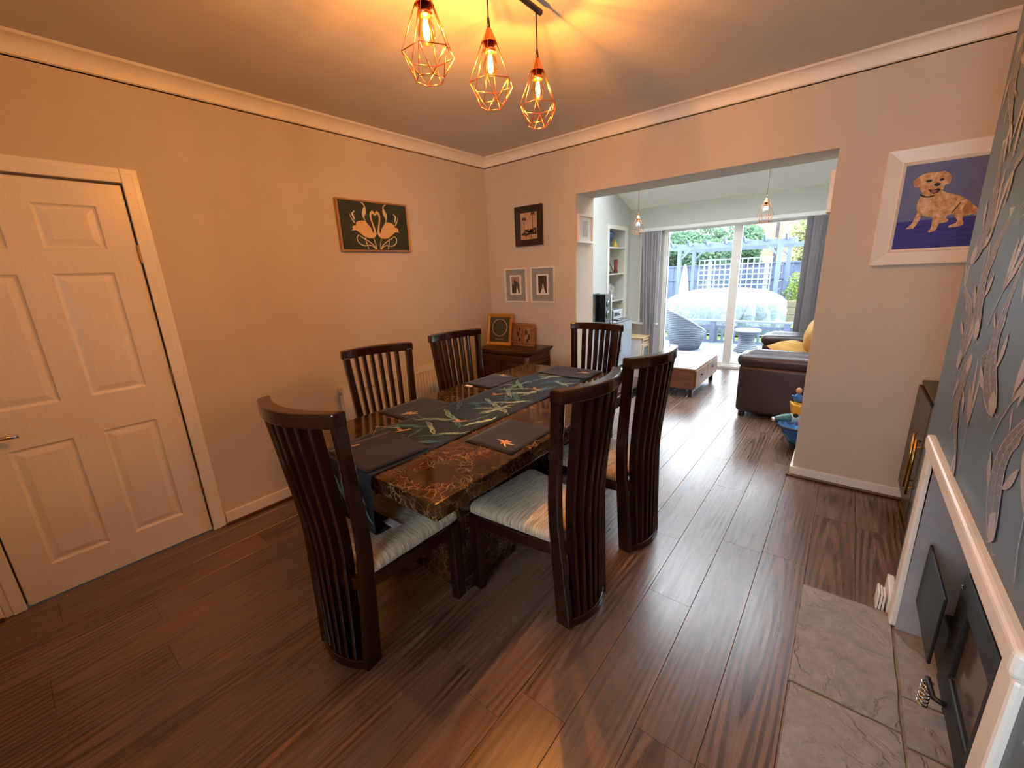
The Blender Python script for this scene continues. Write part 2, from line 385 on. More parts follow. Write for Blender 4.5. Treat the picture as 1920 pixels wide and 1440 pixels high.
def reed_mesh():
    m = MB(); z0 = lambda a, b: (0, a, b)
    for a, l in ((-.25, .20), (.12, .26), (.45, .16)):
        m.flat(smooth_closed([(0, 0), (math.sin(a) * l * .5 - .015, l * .5), (math.sin(a) * l, l), (math.sin(a) * l * .5 + .018, l * .45)], 3), z0)
    m.stroke([(0, -.16), (.008, -.08), (0, 0)], .005, z0); return m.mesh('reed_print', KOI)
def ripple_mesh():
    m = MB(); z0 = lambda a, b: (0, a, b)
    for r in (.03, .045, .06, .075): m.stroke([(r * math.cos(a), r * math.sin(a)) for a in (.3, .7, 1.1, 1.57, 2.0, 2.4, 2.8)], .0028, z0)
    return m.mesh('ripple_print', KOI)
_k = [koi_mesh(1), koi_mesh(-1), koi_mesh(.3)]; _rd = reed_mesh(); _rp = ripple_mesh()
rr = random.Random(5)
for iy in range(7):
    for iz in range(7):
        y = BY1 - .16 - iy * .27 + rr.uniform(-.03, .03); z = .12 + iz * .375 + (.18 if iy % 2 else 0) + rr.uniform(-.03, .03)
        if y < BY0 + .15 or z > H - .16: continue
        for me, dy, dz, s in ((rr.choice(_k), 0, 0, rr.uniform(.72, .9)), (_rd, .125, .12, .8), (_rp, .12, -.10, .8)):
            yy, zz = y + dy, z + dz
            if yy > BY1 - .07 or (-2.45 < yy < -1.12 and zz < .98) or zz > H - .12: continue
            o = place(me.name, me, wch, loc=(3.2555 - .0078 * zz, yy, zz), rot=(rr.uniform(-.6, .6) + (PI if rr.random() < .35 and me is not _rp else 0), 0, 0)); o.scale = (1, s, s)

# coving
def coving(name, label, path, flip=1):
    prof = [(0, 0), (.0, .006), (.012, .010)] + [(.012 + .060 * (1 - math.cos(t)), .010 + .062 * math.sin(t)) for t in [PI / 2 * k / 8 for k in range(9)]] + [(.081, .083), (.081, .086), (0, .086)]
    m = MB(); m.rings([[fn(o, z) for o, z in prof] for fn in path]); return struct(m.build(name, GLOSSCOVE), label, 'coving')
GLOSSCOVE = mat('white_coving_paint', 'ece6da', .5, rgb2='e8e1d4')
ZC = 2.4655
coving('trim_1', 'white plaster coving along the left wall', [lambda o, z: (o, -4.2, ZC + z), lambda o, z: (o, -o, ZC + z)])
coving('trim_2', 'white plaster coving above the square opening', [lambda o, z: (o, -o, ZC + z), lambda o, z: (3.65, -o, ZC + z)])

# baseboards with brown beading
BEAD = mat('brown_floor_beading', '5b3524', .4, rgb2='47281a')
def skirt(name, label, x0, x1, y0, y1, h, bead):
    o = struct(MB().box(x0, x1, y0, y1, .001, h).build(name, GLOSSW, bevel=.004), label, 'baseboard')
    MB().box(*bead, .0005, .018).build('beading', BEAD, o, bevel=.006); return o
skirt('baseboard_left', 'white baseboard under the radiator on left wall', 0, .018, -2.676, -.002, .083, (.018, .034, -2.676, -.02))
skirt('baseboard_left_2', 'white baseboard at the lower left, beyond the door', 0, .018, -4.2, -3.60, .083, (.018, .034, -4.2, -3.60))
skirt('baseboard_back', 'white baseboard below the dog painting', 2.762, 3.65, -.018, 0, .07, (2.745, 3.65, -.036, -.018))
skirt('baseboard_jamb', 'white baseboard on the opening side by the toy bag', 2.762, 2.778, 0, .32, .07, (2.746, 2.762, -.02, .32))
skirt('baseboard_back_2', 'white baseboard behind the mahogany chest', .02, 1.02, -.018, 0, .07, (.02, 1.02, -.034, -.018))
sk = struct(MB().box(3.232, 3.2555, -1.205, -1.055, .002, .10).build('baseboard_chimney', GLOSSW, bevel=.004), 'short white baseboard piece beside the stone hearth', 'baseboard')
for i, x in enumerate((3.198, 3.208, 3.218)): MB().box(x, x + .007, -1.20, -1.13, .002, .085 - .006 * i).build('moulding', GLOSSW, sk)

# panelled door
leaf = MB()
cols = [(-3.410, -3.195), (-3.088, -2.870)]; rows = [(.174, .780), (.970, 1.570), (1.683, 1.884)]
panels = [(c[0], c[1], r[0], r[1]) for c in cols for r in rows]
slab_holes(leaf, -3.522, -2.757, .008, 1.989, -.045, -.002, panels, lambda a, b, d: (d, a, b))
dr_new = leaf.build('door_1', DOORM); struct(dr_new, 'white six-panel interior door with lever handle', 'door')
for (a, b, c, d) in panels:
    m = MB()
    def ring(i, x): return [(x, a + i, c + i), (x, b - i, c + i), (x, b - i, d - i), (x, a + i, d - i)]
    m.rings([ring(0, -.002), ring(.006, -.010), ring(.012, -.013), ring(.016, -.013), ring(.042, -.005), ring(.044, -.005)], cap=False); n = len(m.v)
    m.f.append((n - 4, n - 3, n - 2, n - 1)); m.build('door_panel', DOORM, dr_new)
for z in (.31, 1.0, 1.66): MB().tube([(.004, -2.752, z - .045), (.004, -2.752, z + .045)], .006, 10).build('hinge', BRASS, dr_new)
hd = MB().box(-.002, .006, -3.49, -3.44, .78, .94).build('handle_plate', CHROME, dr_new, bevel=.003)
MB().tube([(.006, -3.465, .86), (.05, -3.465, .86), (.055, -3.45, .86), (.056, -3.41, .861), (.054, -3.36, .857)], .009, 10).build('lever', CHROME, hd, smooth=True)
arch = MB()
for i, (w, x) in enumerate(((.07, .012), (.045, .018))):
    o = .0 if i == 0 else .0
    arch.box(-.0, x, -2.75, -2.75 + w, 0, 2.0 + w); arch.box(0, x, -3.529 - w, -3.529, 0, 2.0 + w); arch.box(0, x - .0004, -3.529, -2.75, 2.0, 2.0 + w)
struct(arch.build('trim_3', GLOSSW, bevel=.004), 'white moulded architrave around the panelled door', 'architrave')
struct(MB().box(-.12, -.05, -3.53, -2.745, 0, 2.0).build('trim_4', GLOSSW), 'white door lining behind the panelled door', 'door lining')

# garden room shell
wl = slab_holes(MB(), .32, 3.2, 0, 3.45, -.11, .14, [(2.445, 2.995, .55, 2.03)], lambda a, b, d: (d, a, b)).build('wall_garden_left', WALLGREY)
struct(wl, 'pale grey side wall of garden room with shelf niche', 'wall')
struct(MB().box(-.115, -.10, 2.44, 3.0, .54, 2.04).build('wall_niche_back', mat('cream_niche_paint', 'e6e0d0', .7, rgb2='e2dccb')), 'cream back of the shelf niche', 'wall')
nf = MB()
for (a, b, c, d) in ((2.39, 2.445, .5, 2.085), (2.995, 3.075, .5, 2.085), (2.445, 2.995, 2.03, 2.085)): nf.box(.14, .155, a, b, c, d)
struct(nf.build('trim_5', GLOSSW, bevel=.003), 'white frame around the shelf niche', 'trim')
for z in (1.785, 1.405, 1.005): struct(MB().box(-.10, .135, 2.446, 2.994, z - .018, z).build('trim_shelf', GLOSSW), {1.785: 'white top shelf in the niche under blue vase', 1.405: 'white middle shelf in the niche under red vase', 1.005: 'white lower shelf in the niche under round plate'}[z], 'shelf')
wf = slab_holes(MB(), -.11, 3.4, 0, 3.45, 3.2, 3.42, [(.335, .60, .625, 2.02), (.665, 2.665, 0, 2.03)], lambda a, b, d: (a, d, b)).build('wall_garden_far', WALLGREY)
struct(wf, 'pale grey far wall around the sliding patio door', 'wall')
struct(MB().box(3.15, 3.4, .32, 3.2, 0, 3.45).build('wall_garden_right', WALLGREY), 'pale grey wall behind the leather sofa', 'wall')
# sloping ceiling; unseen roof lights added to brighten the room
_sl = (3.33 - 2.34) / (3.2 - .32)
def slope(a, b, d): return (a, b, 2.34 + (3.2 - b) * _sl + d)
ADDED_RL = [(.92, 2.02, .44, 2.48), (2.28, 3.10, .44, 2.48), (.18, .66, .44, 2.48)]
struct(slab_holes(MB(), -.11, 3.4, .32, 3.42, 0, .14, ADDED_RL, slope).build('ceiling_garden', mat('white_vault_paint', 'f6f5f2', .8, rgb2='f3f2ef')), 'white sloping ceiling of the garden room', 'ceiling')
for i, (a, b, c, d) in enumerate(ADDED_RL):
    m = MB(); slab_holes(m, a - .03, b + .03, c - .03, d + .03, .10, .16, [(a + .03, b - .03, c + .03, d - .03)], slope)
    o = struct(m.build('window_%d' % (3, 4, 6)[i], UPVC), ('wider roof window, added unseen for daylight, in the middle of the sloping ceiling', 'narrower roof window added unseen for daylight above the leather sofa', 'slim roof window added unseen for daylight above the grey sideboard')[i], 'roof window')
    MB().add([slope(a, c, .13), slope(b, c, .13), slope(b, d, .13), slope(a, d, .13)], [(0, 1, 2, 3)]).build('pane', GLASS, o)

# patio door (window_1) and slim side window (window_2)
pd = thing('window_1', 'white framed sliding patio door onto the deck', 'patio door'); pd['kind'] = 'structure'
m = MB(); slab_holes(m, .665, 2.665, 0, 2.03, 3.22, 3.32, [(.72, 2.61, .05, 1.985)], lambda a, b, d: (a, d, b)); m.build('door_frame', UPVC, pd, bevel=.004)
for (a, b, y0) in ((.70, 1.705, 3.23), (1.59, 2.63, 3.275)):
    m = MB(); w = .05 if a < 1 else .10
    slab_holes(m, a, b, .03, 2.0, y0, y0 + .04, [(a + (.02 if a < 1 else .11), b - (.105 if a < 1 else .03), .075, 1.965)], lambda p, q, d: (p, d, q)); s = m.build('sash', UPVC, pd, bevel=.004)
    MB().box(a + .01, b - .01, y0 + .017, y0 + .023, .06, 1.98).build('pane', GLASS, s)
MB().box(.66, 2.67, 3.185, 3.225, .0, .03).build('threshold', UPVC, pd)
sw = thing('window_2', 'slim white side window behind the grey blind', 'window'); sw['kind'] = 'structure'
m = MB(); slab_holes(m, .335, .60, .625, 2.02, 3.28, 3.33, [(.365, .57, .66, 1.985)], lambda a, b, d: (a, d, b)); m.build('window_frame', UPVC, sw)
MB().box(.36, .575, 3.30, 3.306, .65, 1.99).build('pane', GLASS, sw)
MB().box(.20, .655, 3.10, 3.29, .60, .625).build('window_sill', UPVC, sw, bevel=.006)
m = MB(); slab_holes(m, .315, .62, .60, 2.04, 3.19, 3.2, [(.335, .60, .625, 2.02)], lambda a, b, d: (a, d, b)); m.build('edging', UPVC, sw)

# ------------------------------------------------------------------ dining chairs
def interp(tab, z):
    for (z0, v0), (z1, v1) in zip(tab, tab[1:]):
        if z <= z1: return v0 + (v1 - v0) * (z - z0) / (z1 - z0)
    return tab[-1][1]
YF = [(0, .041), (.29, .048), (.54, .053), (.66, .045), (.82, .026), (.98, .010), (1.09, .0)]
YR = [(0, -.030), (.22, -.016), (.54, .002), (.70, -.008), (.9, -.026), (1.09, -.046)]
half = lambda z: .150 + .065 * z / 1.08
BOW = .062
bow_at = lambda z: .042 + .022 * min(z, 1.08) / 1.08
def arc_rail(z0, z1, hw, dep, bow, dy=0, n=14, arch=0):
    m = MB(); rs = []
    zc = (z0 + z1) / 2; yc = (interp(YF, zc) + interp(YR, zc)) / 2 + dy
    for k in range(n + 1):
        t = -1 + 2 * k / n; y = yc - bow * (1 - t * t); zz = z0 + arch * (1 - t * t)
        rs.append([(t * hw, y - dep / 2, zz), (t * hw, y + dep / 2, zz), (t * hw, y + dep / 2, z1), (t * hw, y - dep / 2, z1)])
    return m.rings(rs)
def make_chair():
    t = thing('dining_chair', '', 'chair')
    ZS = [0, .1, .2, .3, .4, .5, .6, .7, .8, .9, 1.0, 1.04]
    for sgn in (-1, 1):
        m = MB(); rs = []
        for z in ZS:
            xo = sgn * half(z); xi = sgn * (half(z) - .036); a, b = interp(YR, z), interp(YF, z)
            rs.append([(xi, a, z), (xo, a, z), (xo, b, z), (xi, b, z)])
        m.rings(rs).build('post', ESP, t, bevel=.006)
    for i in range(6):
        u = (-.60 + .24 * i); m = MB(); rs = []
        for z in ZS:
            z_ = max(z, .012); x = u * half(z_) ; y = (interp(YF, z_) + interp(YR, z_)) / 2 - bow_at(z_) * (1 - u * u)
            rs.append([(x - .009, y - .021, z_), (x + .009, y - .021, z_), (x + .009, y + .021, z_), (x - .009, y + .021, z_)])
        m.rings(rs).build('slat', ESP, t, bevel=.003, seg=1)
    arc_rail(1.028, 1.08, .219, .05, BOW, -.002).build('top_rail', ESP, t, bevel=.007)
    arc_rail(.355, .41, .158, .03, .038, .0).build('seat_rail', ESP, t, bevel=.004)
    arc_rail(.0, .04, .140, .048, .042, -.004).build('foot_rail', ESP, t, bevel=.005)
    for sgn in (-1, 1):
        m = MB(); m.rings([[(sgn * .192, .432, 0), (sgn * .235, .432, 0), (sgn * .235, .488, 0), (sgn * .192, .488, 0)],
                           [(sgn * .192, .425, .40), (sgn * .238, .425, .40), (sgn * .238, .485, .40), (sgn * .192, .485, .40)]])
        m.build('leg', ESP, t, bevel=.006)
    fr = MB()
    for sgn in (-1, 1): fr.rings([[(sgn * (x - .024), y, z0), (sgn * x, y, z0), (sgn * x, y, z1), (sgn * (x - .024), y, z1)] for x, y, z0, z1 in ((.178, .04, .36, .41), (.205, .22, .352, .405), (.234, .43, .355, .412))])
    fr.box(-.20, .20, .455, .48, .35, .41)
    fr.build('seat_frame', ESP, t, bevel=.004)
    # cushion
    def outline(ins, z):
        pts = []
        cs = [(-.172 + ins, .03 + ins, .02), (.172 - ins, .03 + ins, .02), (.238 - ins, .492 - ins, .05), (-.238 + ins, .492 - ins, .05)]
        n = len(cs)
        for i, (x, y, r) in enumerate(cs):
            p = Vector((x, y)); a = (Vector(cs[i - 1][:2]) - p).normalized(); b = (Vector(cs[(i + 1) % n][:2]) - p).normalized()
            for k in range(6):
                w = k / 5; q = p + a * r * (1 - w) ** 2 + b * r * w ** 2; pts.append((q.x, q.y, z))
        return pts
    m = MB(); m.rings([outline(.012, .405), outline(0, .415), outline(0, .435), outline(.006, .450), outline(.02, .459), outline(.06, .467), outline(.12, .470)])
    m.build('seat', SEATF, t, smooth=True)
    return t
CH = make_chair()
spots = [  # x, y, rotation, label
    (1.512, -2.70, 7.5, 'dark wooden chair at the near table end, its seat under the hanging runner'),
    (2.175, -1.930, 86.0, 'dark wooden chair with pale seat, nearest on the fireplace side of the table'),
    (2.192, -1.322, 81.0, 'dark wooden chair on the fireplace side, nearer the leather sofa'),
    (.738, -1.885, -105.0, 'dark wooden chair in front of the near end of the radiator'),
    (.738, -1.225, -100.0, 'dark wooden chair beside the mahogany chest, window glints on its rail'),
    (1.46, -.484, 176.7, 'dark wooden chair at the far table end, in front of the grey sideboard')]
for i, (x, y, a, lab) in enumerate(spots):
    o = CH if i == 0 else copy_tree(CH)
    o.location = (x, y, .0005); o.rotation_euler = (0, 0, math.radians(a)); tag(o, lab, 'chair', 'slat-back chairs around the dining table')

# ------------------------------------------------------------------ table, runner, placemats
TT = .75
tb = thing('dining_table', 'polished dark brown marble dining table with thick slab top', 'table', (1.432, -1.578, 0))
MB().box(-.523, .523, -.957, .957, .682, TT).build('table_top', MARBLE, tb, bevel=.005)
for y in (-.42, .42): MB().box(-.25, .25, y - .195, y + .195, .0, .682).build('pedestal', MARBLE, tb, bevel=.006)

rn = thing('table_runner', 'dark teal table runner printed with willow leaves and orange birds', 'table runner')
path = [(-.64, TT + .002), (-1.2, TT + .002), (-1.8, TT + .002), (-2.4, TT + .002), (-2.53, TT + .002), (-2.543, TT - .004), (-2.549, TT - .03), (-2.553, .66), (-2.552, .56), (-2.549, .50), (-2.535, .481), (-2.48, .4795), (-2.44, .482)]
def run_x(y, z, u):
    if z > TT - .03: return 1.185 + .42 * u if y > -2.3 else 1.205 + .395 * u
    w = (TT - .03 - z) / .27; return (1.205 + .06 * w + .015 * math.sin(u * 9) * w) + (.395 - .10 * w) * u
pp = smooth_open(path, 4)
m = MB(); m.grid(16, len(pp) - 1, lambda u, v: (lambda p: (run_x(p[0], p[1], u), p[0] - (.012 * math.sin(u * 11 + 1) if p[1] < .7 and p[1] > .49 else 0), max(p[1], .4785) + (.0015 * math.sin(u * 7 + p[0] * 9) + .0015 if p[1] > TT else 0)))(pp[round(v * (len(pp) - 1))]))
m.build('cloth', RUNNERM, rn, smooth=True, solid=.0022)
lf = lambda z: (lambda a, b: (a, b, z))
def leafpoly(x, y, a, l, w, bend=.15):
    n = 6; L = []; R_ = []
    for k in range(n + 1):
        t = k / n; ang = a + bend * t; cx, cy = x + math.cos(ang) * l * t, y + math.sin(ang) * l * t
        h = w * math.sin(PI * t) ** .8 / 2; L.append((cx - math.sin(ang) * h, cy + math.cos(ang) * h)); R_.append((cx + math.sin(ang) * h, cy - math.cos(ang) * h))
    return L + R_[-2:0:-1]
rl = random.Random(3); pale, teal, teal2, bird = MB(), MB(), MB(), MB()
ZP = TT + .0075
def sprig(mb, x, y, a, n, l):
    mb.stroke([(x, y), (x + math.cos(a) * l * .9, y + math.sin(a) * l * .9)], .003, lf(ZP))
    for k in range(n):
        t = k / n; sd = 1 if k % 2 else -1; aa = a + sd * rl.uniform(.35, .75)
        px, py = x + math.cos(a) * l * t, y + math.sin(a) * l * t; ll = l * rl.uniform(.4, .65)
        q = leafpoly(px, py, aa, ll, ll * .105, sd * -.7)
        if all(1.19 < c[0] < 1.60 and -2.53 < c[1] < -.68 for c in q): mb.flat(q, lf(ZP + k * .00005))
for k in range(34):
    y = -2.3 + k * .046; sprig((pale, teal, pale, teal2)[k % 4], 1.24 + .31 * ((k * 37) % 10) / 10, y, rl.choice((.6, 2.4, 1.2, -.5, 3.6, 4.6)), 10, .16)
for k in range(16): sprig(teal, 1.25 + .30 * rl.random(), -2.2 + k * .095, rl.uniform(0, 6.3), 6, .11)
def birdprint(mb, x, y, a, s, z):
    sh = smooth_closed([(0, 0), (.35, .12), (.62, .10), (.8, .22), (.95, .15), (1.1, .08), (.92, .02), (.7, -.12), (.4, -.14), (.15, -.2), (-.25, -.16), (-.1, -.04)], 3)
    wing = smooth_closed([(.35, .08), (.2, .4), (-.12, .55), (.0, .25), (.12, .05)], 3)
    for p in (sh, wing): mb.flat([(x + s * (px * math.cos(a) - py * math.sin(a)), y + s * (px * math.sin(a) + py * math.cos(a))) for px, py in p], lf(z)); z += .0003
for x, y, a in ((1.30, -2.20, .9), (1.44, -1.95, .5), (1.30, -1.49, .8), (1.43, -1.26, .2)): bird = MB(); birdprint(bird, x, y, a, .062, ZP + .002); bird.build('bird_print', BIRDP, rn)
pale.build('leaf_print', LEAFP, rn); teal.build('leaf_print', LEAFT, rn); teal2.build('leaf_print', mat('mint_print', 'a9bfa6', .8, rgb2='8fb0a6', scale=9), rn)
for o in rn.children:
    if o.name.startswith('leaf_print'): o['kind'] = 'stuff'
hang = MB(); fh = lambda a, b: (a, -2.5625 - .004 * math.sin(a * 40), b)
for x, z, a, l in ((1.50, .70, -1.2, .10), (1.53, .62, -1.0, .10), (1.40, .71, -1.9, .12), (1.45, .64, -1.5, .12), (1.34, .70, -1.4, .13), (1.36, .60, -1.8, .10), (1.42, .72, -1.2, .09)): hang.flat(leafpoly(x, z, a, l, l * .18, .3), fh)
hang.build('leaf_print', mat('blue_green_print', '6f9fb4', .8, rgb2='5f9a7d', scale=12), rn)['kind'] = 'stuff'
MB().box(1.515, 1.60, -2.475, -2.44, .4855, .4865).build('care_label', WHITE, rn)

def placemat(label, cx, cy, w, h, rz, flower, z=TT + .001, wr=0, labelpos=None):
    t = thing('placemat', label, 'placemat', (cx, cy, z), math.radians(rz), 'charcoal placemats on the dining table')
    sd = cx * 7 + cy * 3
    def g(u, v):
        x, y = (u - .5) * w, (v - .5) * h
        return (x, y, .0025 + wr * (.5 + .5 * math.sin(u * 8 + sd)) * (.5 + .5 * math.sin(v * 7 + sd * 2)))
    MB().grid(12, 12, g).build('cloth', VELVET, t, smooth=True, solid=.003)
    if flower:
        fx, fy = flower; m = MB()
        for k in range(5):
            a = k * 2 * PI / 5 + sd; m.flat(leafpoly(fx, fy, a, .030, .016, .3), lf(.0062 + wr + k * .0001))
        m.build('flower_print', BIRDP, t); m = MB()
        for a in (2.2, 4.6, 5.4): m.flat(leafpoly(fx, fy, a + sd, .055, .008, .4), lf(.0058 + wr))
        m.build('leaf_print', CREAMP, t)
    if labelpos: MB().box(labelpos[0] - .03, labelpos[0] + .03, labelpos[1] - .014, labelpos[1] + .014, .001, .002).build('care_label', WHITE, t)
    return t
placemat('charcoal placemat in front of the chair by the near end of the radiator', 1.068, -1.905, .255, .335, 0, (.055, -.09))
placemat('charcoal placemat in front of the chair beside the chest, white label showing', 1.052, -1.213, .245, .33, -1, (-.01, .125), wr=.004, labelpos=(-.055, -.185))
placemat('rumpled charcoal placemat across the far end of the runner', 1.408, -.765, .40, .27, -2, (.115, .01), z=TT + .0075, wr=.006)
placemat('flat charcoal placemat with orange flower on the near fireplace side', 1.787, -1.925, .27, .335, 1, (.04, -.09))
placemat('charcoal placemat half hidden behind the near fireplace-side chair', 1.80, -1.20, .27, .335, 2, (.0, -.1), wr=.002, labelpos=(.10, .155))
_pmf = placemat('charcoal placemat lying over the near end of the runner', 1.425, -2.385, .325, .30, -4, None, z=TT + .0105, wr=.003)
b_ = MB(); birdprint(b_, -.135, -.085, 1.05, .055, .0085); b_.build('bird_print', BIRDP, _pmf)

# ------------------------------------------------------------------ radiator
rd = thing('radiator', 'white ribbed panel radiator under the swan picture', 'radiator', (0, 0, 0))
Y0, Y1, Z0, Z1 = -1.82, -.62, .14, .715
MB().box(.035, .10, Y0, Y0 + .012, Z0, Z1).build('side_panel', RADW, rd, bevel=.004); MB().box(.035, .10, Y1 - .012, Y1, Z0, Z1).build('side_panel', RADW, rd, bevel=.004)
prof = [(Y0 + .012, .098)]
n = 34; st = (Y1 - Y0 - .08) / n
for k in range(n):
    y = Y0 + .04 + k * st; prof += [(y, .098), (y + st * .22, .098), (y + st * .36, .078), (y + st * .86, .078)]
prof += [(Y1 - .012, .098)]
m = MB(); zz = [(Z0, 0), (Z0 + .03, 0), (Z0 + .045, 1), (Z1 - .055, 1), (Z1 - .04, 0), (Z1 - .004, 0)]
for j in range(len(zz)): pass
vs = []; fs = []
for z, e in zz: vs += [((x if e else .098), y, z) for y, x in prof]
W_ = len(prof)
for j in range(len(zz) - 1): fs += [(j * W_ + i, j * W_ + i + 1, (j + 1) * W_ + i + 1, (j + 1) * W_ + i) for i in range(W_ - 1)]
m.add(vs, fs).build('front_panel', RADW, rd)
MB().box(.035, .045, Y0 + .012, Y1 - .012, Z0, Z1 - .02).build('rear_panel', RADW, rd)
g = MB(); g.box(.035, .04, Y0, Y1, Z1 - .012, Z1).box(.094, .10, Y0, Y1, Z1 - .012, Z1)
k = Y0 + .02
while k < Y1 - .01: g.box(.04, .094, k, k + .007, Z1 - .008, Z1); k += .022
g.build('top_grille', RADW, rd)
MB().tube([(.07, Y0 - .0, .665), (.07, Y0 - .012, .665)], .012, 12).build('bleed_plug', GREYM, rd)
for y in (Y0 + .2, Y1 - .2): MB().box(.001, .035, y - .02, y + .02, .25, .6).build('bracket', RADW, rd)
for y in (Y0 + .03, Y1 - .03): MB().tube([(.07, y, 0), (.07, y, Z0 + .01)], .009, 8).build('pipe', COPPER, rd)

# ------------------------------------------------------------------ mahogany chest with frames
ct = thing('chest', 'small dark mahogany chest with moulded top in the corner', 'chest', (.44, -.205, 0))
MB().box(-.30, .30, -.18, .185, .09, .74).build('body', MAHOG, ct, bevel=.004)
tp = MB()
def topring(ins, z): 
    a, b, c = .325 - ins, .21 - ins, .05
    return [(-a, b - .008, z), (-a, -b + c, z), (-a + c, -b, z), (a - c, -b, z), (a, -b + c, z), (a, b - .008, z)]
tp.rings([topring(.03, .735), topring(.022, .745), topring(.012, .75), topring(.012, .762), topring(0, .768), topring(0, .780), topring(.008, .785)]).build('chest_top', MAHOG, ct)
for sx in (-1, 1):
    MB().lathe([(.026, .09), (.026, .13), (.018, .14), (.022, .2), (.019, .4), (.022, .6), (.018, .64), (.026, .65), (.026, .735)], 14, (sx * .285, -.18, 0)).build('corner_column', MAHOG, ct, smooth=True)
    o = MB(); cx = sx * .13
    o.box(cx - .105, cx + .105, -.19, -.18, .16, .66).build('panel', MAHOG, ct, bevel=.004)
    f = MB(); slab_holes(f, cx - .115, cx + .115, .15, .67, -.20, -.181, [(cx - .085, cx + .085, .18, .64)], lambda a, b, d: (a, d, b)); f.build('panel_frame', MAHOG, ct, bevel=.004)
MB().box(-.29, .29, -.192, -.18, .69, .735).build('frieze', MAHOG, ct, bevel=.004)
f = MB(); slab_holes(f, -.15, .17, .14, .68, .301, .312, [(-.12, .14, .17, .65)], lambda a, b, d: (d, a, b)); f.build('side_frame', MAHOG, ct, bevel=.003)
MB().box(-.315, .315, -.20, .195, 0, .09).build('plinth', MAHOG, ct, bevel=.006)

def frame_parts(root, w, h, fw, dep, mfr, mback, tilt=0, slope_=0):
    """standing or hanging frame: local x across, z up, y=0 the back, front toward -y"""
    f = MB(); a, b = w / 2, h / 2
    def ring(i, y): return [(-a + i, y, i), (a - i, y, i), (a - i, y, h - i), (-a + i, y, h - i)]
    f.rings([ring(fw, 0), ring(0, 0), ring(0, -dep), ring(fw * .25, -dep), ring(fw, -dep + slope_)], closed=True)
    o1 = f.build('frame', mfr, root, rot=(tilt, 0, 0))
    o2 = MB().box(-a + fw * .9, a - fw * .9, -dep * .45, -.001, fw * .9, h - fw * .9).build('picture', mback, root, rot=(tilt, 0, 0))
    return o1, o2
gf = thing('photo_frame', 'gold photo frame with dark circle print on the chest', 'photo frame', (.255, -.205, .7855), math.radians(10))
o1, o2 = frame_parts(gf, .285, .31, .032, .02, GOLD, mat('dark_olive_print', '37382f', .4, rgb2='3d3e34'), -.20, .008)
m = MB(); fp = lambda a, b: (a, -.0112, b); c = ellipse(0, .175, .083, .083, 40); m.stroke(c + [c[0]], .005, fp); m.stroke([(-.045, .062), (.045, .062)], .003, fp); m.build('circle_print', CREAMP, o2)
MB().bar((0, .045, .2), (0, .11, .004), .04, .006).build('strut', BLACK, gf)
wf_ = thing('photo_frame', 'small wooden twin photo frame on the chest', 'photo frame', (.50, -.108, .7855), math.radians(-6))
o1, o2 = frame_parts(wf_, .27, .215, .016, .03, OAKW, mat('tan_backing', '8c6240', .5), -.06)
for i, (x, sh) in enumerate(((-.062, ((-.02, .03), (.0, .11), (.02, .05), (.03, .16))), (.062, ((0, .05), (.02, .09), (-.015, .13))))):
    ff = MB(); slab_holes(ff, x - .055, x + .055, .022, .192, -.034, -.024, [(x - .038, x + .038, .04, .175)], lambda a, b, d: (a, d, b)); p = ff.build('inner_frame', OAKW, wf_, rot=(-.06, 0, 0))
    MB().box(x - .04, x + .04, -.027, -.024, .038, .178).build('photo', mat('sepia_photo_%d' % i, 'b89878' if i else 'a88a70', .4, rgb2='7d5f48', scale=18), p)
    q = MB()
    for (a, b) in sh: q.flat(ellipse(x + a, b, .016, .026), lambda a_, b_: (a_, -.0275, b_))
    q.build('silhouette', mat('dark_sepia', '3a2a22', .5), p)

# ------------------------------------------------------------------ pictures on the walls
sp_ = thing('picture', 'dark green picture of two cream swans forming a heart', 'picture', (0, 0, 0))
WY0, WY1, WZ0, WZ1 = -1.622, -1.010, 1.686, 2.050
m = MB(); slab_holes(m, WY0, WY1, WZ0, WZ1, .001, .034, [(WY0 + .012, WY1 - .012, WZ0 + .012, WZ1 - .012)], lambda a, b, d: (d, a, b)); m.build('frame', mat('light_oak_frame', 'b5885a', .5, rgb2='9c7148'), sp_, bevel=.002)
MB().box(.001, .028, WY0 + .012, WY1 - .012, WZ0 + .012, WZ1 - .012).build('canvas', mat('dark_bottle_green', '2c3a30', .7, rgb2='263229', scale=8), sp_)
swan = [(-1.527, 1.833), (-1.512, 1.845), (-1.519, 1.855), (-1.508, 1.867), (-1.485, 1.87), (-1.482, 1.889), (-1.463, 1.9), (-1.43, 1.906), (-1.402, 1.904), (-1.382, 1.879), (-1.362, 1.857), (-1.347, 1.823), (-1.341, 1.818), (-1.34, 1.842), (-1.348, 1.881), (-1.359, 1.92), (-1.362, 1.947), (-1.354, 1.972), (-1.338, 1.983), (-1.322, 1.976), (-1.315, 1.959), (-1.3125, 1.944), (-1.323, 1.952), (-1.334, 1.959), (-1.344, 1.957), (-1.347, 1.937), (-1.342, 1.905), (-1.331, 1.87), (-1.322, 1.843), (-1.319, 1.819), (-1.329, 1.798), (-1.348, 1.785), (-1.383, 1.782), (-1.415, 1.789), (-1.445, 1.806), (-1.47, 1.824), (-1.482, 1.833), (-1.495, 1.835)]
leafa = [(-1.426, 2.035), (-1.41, 2.034), (-1.394, 2.019), (-1.387, 1.988), (-1.391, 1.957), (-1.407, 1.933), (-1.405, 1.913), (-1.4, 1.902), (-1.411, 1.909), (-1.421, 1.932), (-1.424, 1.958), (-1.413, 1.986), (-1.4, 2.007), (-1.407, 2.021), (-1.422, 2.029)]
leafb = [(-1.526, 1.951), (-1.517, 1.925), (-1.502, 1.907), (-1.487, 1.887), (-1.495, 1.881), (-1.513, 1.906), (-1.525, 1.932)]
